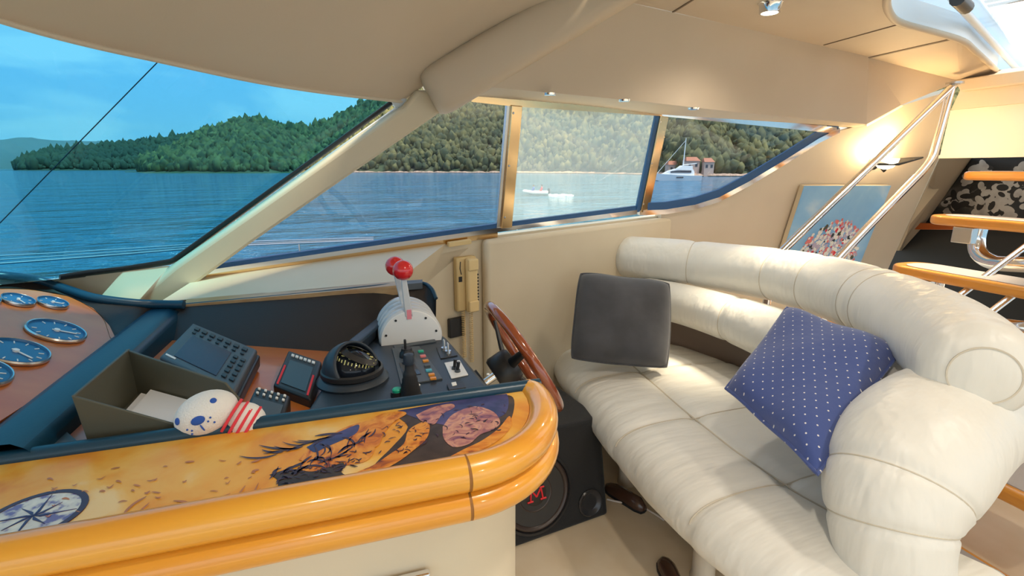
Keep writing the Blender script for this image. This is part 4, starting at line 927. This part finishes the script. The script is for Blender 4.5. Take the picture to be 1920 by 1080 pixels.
quad_pillow('throw_cushion', [pd(1474, 570, 1.80), pd(1694, 658, 1.48), pd(1532, 886, 1.22), pd(1360, 735, 1.58)], .13, 'cushion_blue', 'blue square cushion with small white dots on the settee', sag=.05, warp=.012, rnd=.02)

# ------------------------------------------------------------------ subwoofer under the wheel
f0 = pz(940, 1037, 0); f1 = pz(1140, 965, 0); dx_ = (f1 - f0).normalized(); dy_ = Vector((-dx_.y, dx_.x, 0)); W_ = .62; HS = .395
org = f1 - dx_ * W_
sub = thing('subwoofer', org + dx_ * W_ / 2 + dy_ * .2, 'black carpeted subwoofer box with red logo under the steering wheel', 'subwoofer')
Ms = frame(org, dx_, dy_)
B().add([(0, 0, 0), (W_, 0, 0), (W_, .42, 0), (0, .42, 0), (0, .075, HS), (W_, .075, HS), (W_, .42, HS), (0, .42, HS)], [(0, 3, 2, 1), (4, 5, 6, 7), (0, 1, 5, 4), (1, 2, 6, 5), (2, 3, 7, 6), (3, 0, 4, 7)], Ms).build('box', 'carpet_black', sub, bevel=.012)
up_ = Vector((0, .075, HS)).normalized(); nf = (Ms.to_3x3() @ Vector((0, -HS, .075))).normalized()
def front(u, v, off=0): return pp(u, v, org + nf * off, nf)
dc = front(1003, 925, .001); Md = framez(dc, nf, dx_); r = .155
drv = B().lathe([(r, -.002), (r, .008), (r * .94, .010), (r * .92, .004), (r * .92, -.002)], Md, 48, closed=True).build('driver_frame', 'black_plastic', sub)
B().lathe([(r * .78, .004), (r * .81, .010), (r * .85, .013), (r * .89, .010), (r * .92, .004), (r * .92, -.001), (r * .78, -.001)], Md, 48, closed=True).build('surround', 'sub_surround', sub)
cn = B().lathe([(0, .0015), (r * .30, .002), (r * .78, .006), (r * .78, .0), (0, .0)], Md, 48).build('cone', 'sub_cone', sub)
B().lathe([(r * .40, .002), (r * .43, .0045), (r * .46, .003), (r * .43, .001)], Md, 40, closed=True).build('cone_ring', 'sub_surround', cn)
B().lathe([(0, .012), (r * .18, .009), (r * .30, .003), (r * .30, .001), (0, .001)], Md, 40).build('dust_cap', 'sub_cone', sub)
mm = MB(); h_ = .022; w2_ = .026
for a, b in (((-w2_, -h_), (-w2_ * .8, h_)), ((-w2_ * .8, h_), (0, -h_ * .4)), ((0, -h_ * .4), (w2_ * .8, h_)), ((w2_ * .8, h_), (w2_, -h_)), ((-w2_ * 1.5, -h_), (-w2_ * .6, -h_)), ((w2_ * .6, -h_), (w2_ * 1.5, -h_)), ((-w2_ * 1.3, h_), (-w2_ * .6, h_)), ((w2_ * .6, h_), (w2_ * 1.3, h_))):
    mm.tube([Md @ Vector((a[0], a[1], .0115)), Md @ Vector((b[0], b[1], .0115))], .0034, 6)
mm.build('letter_logo', 'sub_logo', sub, smooth=False)
pc = front(1106, 942, .001); Mp = framez(pc, nf, dx_)
B().lathe([(.030, -.002), (.053, -.002), (.054, .005), (.050, .009), (.043, .007), (.036, .002), (.030, .0006)], Mp, 36, closed=True).build('port_flare', 'port_gloss', sub)
B().lathe([(0, .0006), (.036, .0006), (.036, .0), (0, .0)], Mp, 30).build('port_hole', 'rubber', sub)

# ------------------------------------------------------------------ wall handset with coiled cord
hc = w1v(868, 530, .0); Mhs = frame(hc, DH, Vector((0, 0, 1)))
if (Mhs.to_3x3() @ Vector((0, 0, 1))).dot(INN) < 0: Mhs = frame(hc, -DH, Vector((0, 0, 1)))
hs = thing('wall_handset', Vector((hc.x, hc.y, hc.z - .12)), 'beige intercom handset hanging on the wall beside the window', 'telephone')
B().box((0, 0, .018), (.098, .235, .032), Mhs).build('cradle', 'beige_phone_dark', hs, bevel=.008)
rc = B(); rc.box((.016, -.005, .045), (.056, .235, .026), Mhs); rcv = rc.build('receiver', 'beige_phone', hs, bevel=.012)
B().box((.016, .085, .060), (.050, .05, .012), Mhs).build('earpiece', 'beige_phone', rcv, bevel=.006); B().box((.016, -.095, .060), (.050, .05, .012), Mhs).build('mouthpiece', 'beige_phone', rcv, bevel=.006)
B().box((-.033, .025, .0345), (.016, .022, .004), Mhs).build('window', 'black_plastic', hs)
for k in range(9): B().box((.041, .040 - k * .014, .052), (.006, .007, .010), Mhs).build('vent_slot', 'black_plastic', rcv)
B().tube([Mhs @ Vector((-.030, .10, .034)), Mhs @ Vector((-.034, .07, .036)), Mhs @ Vector((-.028, .045, .036))], .002, 6).build('hook', 'black_plastic', hs)
def coil(p0, p1, sagv, name):
    P = []; N = 26 * 12
    for k in range(N + 1):
        t = k / N; c = p0.lerp(p1, t) + Vector(sagv) * (4 * t * (1 - t)); a = t * 26 * 2 * math.pi; P.append(c + DH * .007 * math.cos(a) + INN * .007 * math.sin(a))
    B().tube(P, .0022, 6).build(name, 'beige_phone', hs)
coil(Mhs @ Vector((-.020, -.118, .03)), Mhs @ Vector((-.018, -.33, .03)), (0, 0, 0), 'coiled_cord'); coil(Mhs @ Vector((.012, -.118, .04)), Mhs @ Vector((.02, -.36, .03)), (0, 0, 0), 'coiled_cord')
bxk = w1v(853, 612, .0); Mbk = Mhs.copy(); Mbk.translation = bxk
o = B().box((0, 0, .012), (.075, .085, .022), Mbk).build('socket_box', 'black_plastic', bevel=.004); tag(o, 'black wall socket box below the beige handset', 'socket')

# ------------------------------------------------------------------ shoes and cable
def shoe(u, v, ang, label):
    p = pz(u, v, 0); t = thing('shoe', p, label, 'shoe', 'brown shoes on the cabin floor')
    M_ = Matrix.Translation(p) @ Matrix.Rotation(ang, 4, 'Z') @ Matrix.Scale(.78, 4); rows = []
    sc_ = .8; secs = [(-.13, .001, .02, .03), (-.125, .022, .03, .05), (-.09, .034, .058, .03), (-.03, .036, .055, .02), (.03, .040, .05, .01), (.08, .042, .042, 0), (.115, .034, .030, 0), (.132, .016, .02, 0), (.135, .001, .012, 0)]
    for x, w_, h_, _ in secs: rows.append([M_ @ Vector((x, w_ * math.cos(q), .012 + max(0, h_ * math.sin(q)) if q < math.pi else .012)) for q in [2 * math.pi * k / 20 for k in range(21)]])
    m = MB(); m.grid(rows); m.build('upper', 'shoe_brown', t, ang=60)
    m = MB(); ol = [(x, w_ * 1.05) for x, w_, _, _ in secs] + [(x, -w_ * 1.05) for x, w_, _, _ in secs[::-1]]; m.prism(ol, 0, .014, M_); m.build('sole', 'rubber', t, ang=30)
shoe(1172, 938, 1.9, 'brown shoe standing beside the subwoofer under the settee'); shoe(1262, 1098, 1.3, 'brown shoe by the settee leg at the bottom edge of the photo')
cp = [pz(1138, 936, .006), pz(1165, 942, .006), pz(1195, 946, .006), pz(1225, 962, .006), pz(1245, 975, .006)]
o = B().tube(crom(cp, 6), .004, 8).build('speaker_cable', 'cable_white'); tag(o, 'thin white cable lying on the floor behind the subwoofer', 'cable')

# ================================================================== STAIRS, HANDRAIL, WALL LAMP, PAINTING
st = thing('flybridge_stairs', (2.8, 1.55, 0), 'open stairs with honey wooden treads and chrome tube supports behind the settee', 'stairs')
for k in range(6):
    z = .075 + k * .2515; x = 1.72 + (k - .05) * .435 + .0; y1 = 2.03 + max(0, k - 3) * .13; y0 = .75
    if k == 0: y1 = 1.20; x += .13
    if k == 1: x += .0
    poly = [(x - .13 + .26 * q, 0) for q in ()]; r = .10
    P = [(x - .13, y0), (x + .13, y0), (x + .13, y1 - r)] + [(x + .03 + .10 * math.cos(a), y1 - r + r * math.sin(a)) for a in [math.pi / 2 * i / 6 for i in range(1, 7)]] + [(x - .03 + .10 * math.cos(a), y1 - r + r * math.sin(a)) for a in [math.pi / 2 + math.pi / 2 * i / 6 for i in range(0, 7)]]
    tr_ = B().prism(P, z - .055, z).build('tread', 'tread_wood', st, bevel=.016, ang=30)
    P2 = [(x + (px_ - x) * .78, y0 + .03 + (py_ - y0) * .93) for px_, py_ in P]
    B().prism(P2, z, z + .003).build('tread_mat', 'tread_mat', tr_, ang=30)
# bent tube supports and stringer
for k in range(3, 5):
    z = .075 + k * .2515; x = 1.72 + (k - .05) * .435; y = 1.82 + (k - 3) * .10
    B().tube(crom([Vector((x - .02, y, z - .055)), Vector((x - .02, y, z - .13)), Vector((x - .03, y - .03, z - .20)), Vector((x - .06, y - .12, z - .235)), Vector((x - .10, y - .26, z - .22)), Vector((x - .10, y - .55, z - .18))], 6), .042, 16).build('bent_support', 'chrome', st)
    B().box((x - .1, y + .02, z - .10), (.05, .10, .09)).build('bracket', 'steel', st, bevel=.004)
for yy in (1.45, 1.62): B().tube([Vector((1.5, yy, .02)), Vector((4.0, yy, 1.36))], .016, 12).build('stringer', 'chrome', st)

hr = thing('handrail', pd(1465, 470, 2.6).xy.to_3d(), 'polished chrome stair handrail rising from behind the settee to the ceiling', 'handrail')
T_ = pd(1790, 158, 3.05); a_ = pd(1465, 472, 2.62); ext = Vector((2.02, 1.985, .0))
B().tube(crom([T_, T_.lerp(a_, .5), a_, Vector((2.045, 2.00, .88)), Vector((2.022, 1.988, .78)), ext], 5), .021, 16).build('upper_rail', 'chrome', hr)
lowP = [pd(1783, 168, 3.04), pd(1768, 225, 3.0), pd(1754, 275, 2.96), pd(1746, 298, 2.94), pd(1730, 320, 2.90), pd(1705, 346, 2.84), pd(1640, 412, 2.69), pd(1567, 490, 2.52)]
e2 = Vector((2.15, 1.80, .0))
B().tube(crom(lowP + [Vector((2.19, 1.82, .83)), Vector((2.16, 1.805, .72)), e2], 6), .021, 16).build('lower_rail', 'chrome', hr)
B().lathe([(0, -.012), (.045, -.012), (.045, .0), (0, .0)], Matrix.Translation(T_ + Vector((0, 0, .012))), 20).build('top_flange', 'steel', hr)
B().lathe([(0, 0), (.05, 0), (.05, .01), (0, .01)], Matrix.Translation((ext.x, ext.y, 0)), 20).build('base_flange', 'steel', hr)

lc = w2(1640, 302, .0); ls = thing('wall_lamp', lc, 'small lit wall lamp with black leaf bracket above the flower painting', 'wall lamp')
B().lathe([(0, 0), (.055, 0), (.055, .010), (.040, .018), (0, .018)], framez(lc, N2), 28).build('back_plate', 'steel', ls)
gl = lc + N2 * .075; B().lathe([(.012, -.035), (.040, -.025), (.060, .0), (.068, .030), (.064, .030), (.055, .0), (.036, -.020), (.012, -.030)], Matrix.Translation(gl), 28, closed=True).build('glass_bowl', 'sconce_glow', ls)
tipl = pd(1694, 300, 3.05) 
B().slab([gl + Vector((-.10, -.02, .0)), gl + Vector((.02, -.07, .0)), gl + Vector((.24, -.06, .045)), gl + Vector((.05, .02, .03)), gl + Vector((-.08, .02, .03))], (0, 0, -.014)).build('leaf_bracket', 'black_plastic', ls, bevel=.004)
B().tube([lc + N2 * .015, gl + Vector((0, 0, -.045)), gl + Vector((0, 0, -.03))], .012, 10).build('stem', 'black_plastic', ls)
ld = bpy.data.lights.new('wall_lamp_bulb', 'POINT'); lo_ = bpy.data.objects.new('wall_lamp_bulb', ld); col.objects.link(lo_); lo_.parent = ls; lo_.location = N2 * .08 + Vector((0, 0, .06))
ld.energy = 11; ld.color = (1, .72, .36); ld.shadow_soft_size = .05

# flower painting on the aft side wall
pa, pb = w2(1500, 346, .012), w2(1662, 346, .012); pw = (pb - pa); dwn = (m2b - m2t).normalized()
hgt = pw.length * 1.0
pnt = thing('flower_painting', (pa + pb) / 2 + dwn * hgt, 'square canvas painting of pink and white blossom against blue sky', 'painting')
B().slab([pa, pb, pb + dwn * hgt, pa + dwn * hgt], N2 * .03).build('canvas', 'cream_wall', pnt, smooth=False)
q = .004; ex = pw.normalized()
face_ = B().slab([pa + N2 * .030, pb + N2 * .030, pb + dwn * hgt + N2 * .030, pa + dwn * hgt + N2 * .030], N2 * .003).build('painted_face', 'paint_sky', pnt, smooth=False)
mat('lavender', (.52, .46, .62), .6)
mats_p = [('white_print', .50), ('lavender', .26), ('pink_btn', .07), ('plush_red', .06), ('pod_plastic', .05), ('olive_plastic', .06)]
groups = {k: MB() for k, _ in mats_p}
for i in range(900):
    a = rs.uniform(0, 2 * math.pi); rad = math.sqrt(rs.random()); px_ = .54 + .36 * rad * math.cos(a); py_ = .62 + .34 * rad * math.sin(a)
    if not (.02 < px_ < .98 and .02 < py_ < .98): continue
    k = rs.choices([m_ for m_, _ in mats_p], [w_ for _, w_ in mats_p])[0]
    if rad > .88 and rs.random() < .4: k = 'pink_btn'
    c = pa + pw * px_ + dwn * hgt * py_ + N2 * (.0335 + rs.random() * .0012); s_ = rs.uniform(.008, .020)
    groups[k].prism([(s_ * math.cos(t_), s_ * .8 * math.sin(t_)) for t_ in [0, 1.2, 2.4, 3.6, 4.8]], 0, .0006, framez(c, N2, (math.cos(a), .2, math.sin(a))))
for k, mb in groups.items():
    o = mb.build('blossom_dabs', k, face_, smooth=False); o['kind'] = 'stuff'

# ------------------------------------------------------------------ ceiling spotlights (one in view; the others unseen, added as fill light)
def spot(x, y, label, energy):
    t = thing('ceiling_spotlight', (x, y, ZC), label, 'spotlight', 'ceiling spotlights')
    M_ = Matrix.Translation((x, y, ZC))
    B().lathe([(.030, -.034), (.036, -.034), (.040, -.004), (.044, 0), (.030, 0)], M_, 28, closed=True).build('bezel', 'chrome', t)
    B().lathe([(0, -.026), (.031, -.026), (.031, -.020), (0, -.020)], M_, 24).build('lens', 'lamp_glow', t)
    l = bpy.data.lights.new('spot_bulb', 'SPOT'); q = bpy.data.objects.new('spot_bulb', l); col.objects.link(q); q.parent = t; q.location = (0, 0, -.04)
    l.energy = energy; l.color = (1, .90, .76); l.spot_size = math.radians(150); l.spot_blend = .8; l.shadow_soft_size = .04
spot(*pz(1445, 6, ZC).xy, 'lit round chrome ceiling spotlight near the top of the photo', 13)
for x, y, lb in ((.55, .35, 'added unseen fill spotlight above the helm console'), (1.6, .0, 'added unseen fill spotlight above the port end of the settee'), (-.2, -.9, 'added unseen fill spotlight behind the camera, forward'), (1.0, -1.1, 'added unseen fill spotlight behind the camera, aft')):
    spot(x, y, lb, 22)

# ================================================================== OUTSIDE
ZW = -1.7
o = B().slab([(-9000, -3000, ZW), (9000, -3000, ZW), (9000, 12000, ZW), (-9000, 12000, ZW)], (0, 0, -1)).build('sea', 'sea', smooth=False); tag(o, 'blue rippled sea outside the windows', 'sea', kind='stuff')
def tan_el(u, v): d = ray(u, v); return d.z / math.hypot(d.x, d.y), math.atan2(d.x, d.y)
def vnoise(n, seed, octs=5):
    r = np.random.default_rng(seed); x = np.linspace(0, 1, n); out = np.zeros(n)
    for k in range(octs): f_ = 4 * 2 ** k; out += np.interp(x * f_, np.arange(f_ + 1), r.normal(size=f_ + 1)) / 2 ** k
    return out
def hill(name, us, vs_, shore, ridge, nu, ground, label, seed, tree=None, tsize=0, ntree=0, sub=0):
    n = nu; uu = np.linspace(us[0], us[-1], n); vv_ = np.interp(uu, us, vs_); wob = vnoise(n, seed)
    sh = np.interp(uu, us, shore) * (1 + .03 * vnoise(n, seed + 1)); rows = []; K = 16
    AZ = []; H = []
    for u, v in zip(uu, vv_): te, az = tan_el(u, v); AZ.append(az); H.append(te)
    AZ = np.array(AZ); H = np.array(H); D_ = sh * ridge; top = HC + D_ * H - ZW - sub; top = np.maximum(top * (1 + .02 * wob), .5)
    T = np.linspace(0, 1, K); N2d = np.random.default_rng(seed + 5).normal(size=(K, n)) * .03
    for i, t in enumerate(T):
        d = sh + (D_ - sh) * t; z = ZW - .3 + top * (t ** .8) * (1 + (N2d[i] if 0 < i < K - 1 else 0)); rows.append(np.stack([d * np.sin(AZ), d * np.cos(AZ), z], 1))
    d = D_ * 1.25; rows.append(np.stack([d * np.sin(AZ), d * np.cos(AZ), np.full(n, ZW - 1)], 1))
    m = MB(); m.grid([[tuple(p) for p in r] for r in rows]); o = m.build(name, ground, ang=180); tag(o, label, 'hill')
    if ntree:
        r = np.random.default_rng(seed + 9); bmx = bmesh.new(); bmesh.ops.create_icosphere(bmx, subdivisions=1, radius=1); bv = np.array([v.co[:] for v in bmx.verts]); bf = np.array([[v.index for v in f.verts] for f in bmx.faces]); bmx.free()
        R3 = np.array(rows[:K]); ii = r.random(ntree) ** .9 * (K - 1.001); jj = r.random(ntree) * (n - 1.001); a = ii.astype(int); b = jj.astype(int); fa = (ii - a)[:, None]; fb = (jj - b)[:, None]
        P = R3[a, b] * (1 - fa) * (1 - fb) + R3[a + 1, b] * fa * (1 - fb) + R3[a, b + 1] * (1 - fa) * fb + R3[a + 1, b + 1] * fa * fb
        P = P[(P[:, 2] > ZW + 1.2)]; nt_ = len(P); s_ = tsize * (.55 + .9 * r.random(nt_) ** 1.5) * np.clip(np.hypot(P[:, 0], P[:, 1]) / 480, .62, 3); asp = 1.1 + 1.0 * r.random(nt_)
        V = bv[None] * (1 + .22 * r.normal(size=(nt_, len(bv), 1))); V = V * np.stack([s_, s_, s_ * asp], 1)[:, None]; V = V + P[:, None] + np.stack([s_ * 0, s_ * 0, s_ * asp * .55], 1)[:, None]
        Fc = bf[None] + (np.arange(nt_) * len(bv))[:, None, None]
        me = bpy.data.meshes.new('forest'); V = V.reshape(-1, 3); Fc = Fc.reshape(-1, 3); me.vertices.add(len(V)); me.vertices.foreach_set('co', V.ravel()); me.loops.add(Fc.size); me.loops.foreach_set('vertex_index', Fc.ravel())
        me.polygons.add(len(Fc)); me.polygons.foreach_set('loop_start', np.arange(len(Fc)) * 3); me.polygons.foreach_set('loop_total', np.full(len(Fc), 3)); me.update(calc_edges=True); me.validate()
        me.materials.append(MATS[tree]); f_ = bpy.data.objects.new('forest', me); col.objects.link(f_); f_.parent = o; f_.location = -o.location; f_['kind'] = 'stuff'
    return o
hill('wooded_hill', [235, 320, 380, 440, 480, 520, 580, 610, 660, 720, 800, 870, 950, 1100, 1300, 1600, 2000, 2600], [325, 290, 258, 237, 232, 246, 250, 240, 215, 190, 172, 165, 150, 135, 135, 140, 160, 200],
     [430, 420, 410, 400, 390, 400, 430, 440, 430, 410, 390, 380, 370, 340, 230, 240, 260, 300], 1.65, 420, 'hill_ground', 'steep pine covered hillside along the near shore', 21, 'forest', 2.7, 42000, 3)
hill('headland', [-900, -400, -100, 0, 60, 130, 200, 300, 390, 470, 600, 700], [325, 312, 322, 316, 292, 277, 271, 259, 248, 246, 262, 300], [1000] * 12, 1.5, 260, 'forest_far', 'dark green headland in the middle distance at the left', 41, 'forest_far', 2.0, 14000, 14)
hill('far_ridge', [-1600, -900, -300, 0, 40, 100, 200, 300, 420, 600, 900], [262, 240, 268, 262, 256, 262, 264, 270, 278, 285, 300], [4200] * 11, 1.4, 200, 'forest_far', 'distant hazy mountain ridge on the left horizon', 61)
# rocky shore strip
r_ = random.Random(5); m = MB()
hobj = bpy.data.objects['wooded_hill']; n_ = 420
for i in range(60, n_, 1):
    p = hobj.location + hobj.data.vertices[i].co; s_ = r_.uniform(.6, 1.5)
    m.sphere((p.x, p.y, ZW + .3), (s_ * 2.4, s_ * 2.4, s_ * r_.uniform(.5, .9)), 6, 4)
o = m.build('shore_rocks', 'shore_rock', hobj, smooth=False); o['kind'] = 'stuff'

# ------------------------------------------------------------------ boats, houses, rigging
def seapt(u, v): return pz(u, v, ZW)
yp = seapt(1266, 339); yr = Rv.copy(); ydp = Vector((-Rv.y, Rv.x, 0)); My = frame(yp, -yr, -ydp) @ Matrix.Scale(.86, 4); LY = 14.5
ya = thing('motor_yacht', yp, 'white yacht with mast anchored off the wooded shore', 'boat')
def loft(secs, name, mt, par):
    m = MB(); m.grid([[My @ Vector(p) for p in sec + sec[:1]] for sec in secs]); n = len(secs[0]) + 1; m.f.append(tuple(range(n - 2, -1, -1))); m.f.append(tuple((len(secs) - 1) * n + k for k in range(n - 1))); return m.build(name, mt, par, ang=40)
hs_ = []
for x, w_, z0, z1 in [(-7.2, 1.9, .1, 1.5), (-4, 2.2, -.2, 1.55), (0, 2.3, -.3, 1.7), (4, 1.8, -.2, 1.95), (6.4, .8, .3, 2.2), (7.3, .08, 1.2, 2.3)]: hs_.append([(x, -w_, z1), (x, -w_ * .8, z0), (x, w_ * .8, z0), (x, w_, z1)])
hl = loft(hs_, 'hull', 'boat_white', ya)
loft([[(x, -w_, 1.5), (x, -w_ * .9, z), (x, w_ * .9, z), (x, w_, 1.5)] for x, w_, z in [(-5, 1.6, 2.6), (-4.5, 1.7, 3.4), (0, 1.7, 3.5), (2.2, 1.5, 2.9), (4.4, 1.0, 1.8)]], 'cabin', 'boat_white', ya)
loft([[(x, -w_, 2.35), (x, -w_ * .98, z), (x, w_ * .98, z), (x, w_, 2.35)] for x, w_, z in [(-4, 1.76, 3.0), (0, 1.77, 3.05), (2.0, 1.58, 2.75)]], 'cabin_windows', 'boat_glass', ya)
loft([[(x, -1.5, 3.4), (x, -1.4, z), (x, 1.4, z), (x, 1.5, 3.4)] for x, z in [(-4.4, 4.3), (-1.5, 4.4), (-.4, 3.6)]], 'flybridge', 'boat_white', ya)
loft([[(x, -2.32, .8), (x, -2.3, 1.2), (x, 2.3, 1.2), (x, 2.32, .8)] for x in (-1.6, .4)], 'hull_window', 'boat_glass', ya)
B().tube([My @ Vector((-2, 0, 4)), My @ Vector((-2.3, 0, 12.2))], [.16, .08], 8).build('mast', 'boat_white', ya)
B().tube([My @ Vector((-2.2, 0, 11.5)), My @ Vector((5.5, 0, 2.2))], .05, 6).build('forestay', 'boat_white', ya); B().tube([My @ Vector((-2.0, 0, 4.6)), My @ Vector((-6.0, 0, 5.0))], .10, 6).build('boom', 'boat_white', ya)
dp = seapt(1006, 366); Md_ = frame(dp, -Rv, -ydp)
dg = thing('dinghy', dp, 'tiny white dinghy crossing the bay', 'boat')
B().tube(crom([Md_ @ Vector(p) for p in [(-1.3, -.55, .3), (.4, -.55, .32), (1.2, -.25, .42), (1.45, 0, .45), (1.2, .25, .42), (.4, .55, .32), (-1.3, .55, .3)]], 5), .2, 10).build('tube', 'boat_white', dg)
B().slab([Md_ @ Vector(p) for p in [(-1.35, -.5, .1), (.9, -.4, .1), (.9, .4, .1), (-1.35, .5, .1)]], (0, 0, .12)).build('bottom', 'boat_glass', dg); B().box((-1.45, 0, .5), (.3, .3, .6), Md_).build('outboard', 'boat_glass', dg, bevel=.05)
def sitter(x, shirt, label):
    base_ = Md_ @ Vector((x, 0, .25)); o = thing('person', base_, label, 'person')
    M_ = Md_ @ Matrix.Translation((x, 0, .25)); me = bpy.data.meshes.new('body')
    V = [(0, 0, .12), (0, 0, .4), (0, 0, .62), (0, 0, .74), (0, -.2, .58), (.1, -.26, .36), (.28, -.18, .3), (0, .2, .58), (.1, .26, .36), (.28, .18, .3), (.38, -.12, .16), (.45, -.12, -.05), (.38, .12, .16), (.45, .12, -.05)]
    Rr = [.17, .16, .15, .06, .08, .06, .045, .08, .06, .045, .09, .06, .09, .06]; E_ = [(0, 1), (1, 2), (2, 3), (2, 4), (4, 5), (5, 6), (2, 7), (7, 8), (8, 9), (0, 10), (10, 11), (0, 12), (12, 13)]
    off = wloc(o); me.from_pydata([tuple((M_ @ Vector(v)) - off) for v in V], E_, []); me.materials.append(MATS[shirt]); b = bpy.data.objects.new('body', me); col.objects.link(b); b.parent = o
    b.modifiers.new('skin', 'SKIN'); 
    for i, r in enumerate(Rr): me.skin_vertices[0].data[i].radius = (r, r)
    me.skin_vertices[0].data[0].use_root = True
    sb = b.modifiers.new('sub', 'SUBSURF'); sb.levels = 1; sb.render_levels = 1
    B().sphere((0, 0, .86), (.095, .08, .12), 12, 8, M_).build('head', 'skin', o); B().sphere((-.015, 0, .90), (.10, .09, .10), 12, 8, M_).build('hair', 'rubber', o)
sitter(-.6, 'shirt_red', 'person in a red top seated at the stern of the dinghy'); sitter(.35, 'shirt_blue', 'person in a blue top seated at the bow of the dinghy')
m = MB(); rw = random.Random(2)
for k in range(40): c = Md_ @ Vector((-1.6 - rw.random() * 2.5, rw.uniform(-.8, .8), 0)); m.sphere((c.x, c.y, ZW + .0), (rw.uniform(.1, .35), rw.uniform(.1, .35), rw.uniform(.04, .16)), 6, 4)
o = m.build('wake_foam', 'foam'); tag(o, 'white foam wake behind the dinghy', 'foam', kind='stuff')
hs_pos = [(1262, 309, 'pinkish house half hidden behind the yacht mast'), (1296, 302, 'pinkish house on the shore right of the yacht mast'), (1326, 304, 'small pinkish house on the shore aft of the yacht')]
for u, v, lb in hs_pos:
    d = ray(u, v); d = d / math.hypot(d.x, d.y); p = CAM + d * (221 if u > 1290 else 232); t = thing('shore_house', Vector((p.x, p.y, ZW)), lb, 'house', 'houses on the wooded shore'); M_ = frame(Vector((p.x, p.y, ZW)), -Rv, -ydp); w_ = 5.2 if u != 1326 else 3.8; top_ = p.z - ZW
    B().box((0, 0, top_ / 2), (w_, 5, top_), M_).build('walls', 'house_wall', t)
    B().add([(-w_ * .55, -2.8, top_), (w_ * .55, -2.8, top_), (w_ * .55, 2.8, top_), (-w_ * .55, 2.8, top_), (-w_ * .4, 0, top_ + 1.6), (w_ * .4, 0, top_ + 1.6)], [(0, 1, 5, 4), (2, 3, 4, 5), (1, 2, 5), (3, 0, 4), (0, 3, 2, 1)], M_).build('roof', 'house_roof', t)
    for k in (-.25, .25):
        for sd in (-1, 1): B().box((k * w_, sd * 2.52, top_ - 1.6), (.9, .06, 1.2), M_).build('window', 'boat_glass', t)
gr_ = thing('bow_guard_rail', pd(0, 497, 4.2), 'thin steel guard rail wires outside the windscreen', 'railing')
for off in (0, 12, 24): B().tube(crom([pd(-300, 512 - off, 3.6), pd(0, 494 - off * .6, 4.2), pd(250, 475 - off * .4, 4.8), pd(420, 462 - off * .3, 5.2), pd(700, 450 - off * .2, 6.0)], 4), .006 if off else .011, 8).build('wire' if off else 'rail', 'steel', gr_)
for u, v in ((-180, 505), (560, 456)): B().tube([pd(u, v, 4.2 if u < 0 else 5.6), pd(u, v, 4.2 if u < 0 else 5.6) + Vector((0, 0, -.75))], .012, 8).build('stanchion', 'steel', gr_)
o = B().tube([pd(340, 72, 3.2), pd(300, 112, 3.2), pd(0, 418, 3.4), pd(-60, 480, 3.45)], .0035, 6).build('signal_line', 'gasket'); tag(o, 'thin dark line slanting down outside the windscreen', 'line')

# ------------------------------------------------------------------ sea haze in front of the distant ridge
hm_ = bpy.data.materials.new('haze'); hm_.use_nodes = True; n_ = hm_.node_tree.nodes; n_.clear(); oo = n_.new('ShaderNodeOutputMaterial'); vsn = n_.new('ShaderNodeVolumeScatter')
vsn.inputs['Color'].default_value = (.75, .88, 1, 1); vsn.inputs['Density'].default_value = .00022; hm_.node_tree.links.new(vsn.outputs[0], oo.inputs['Volume']); MATS['haze'] = hm_
o = B().box((-2200, 3200, 148), (5200, 2600, 299)).build('sea_haze', 'haze', smooth=False); tag(o, 'bluish haze over the water before the far ridge', 'haze', kind='stuff')
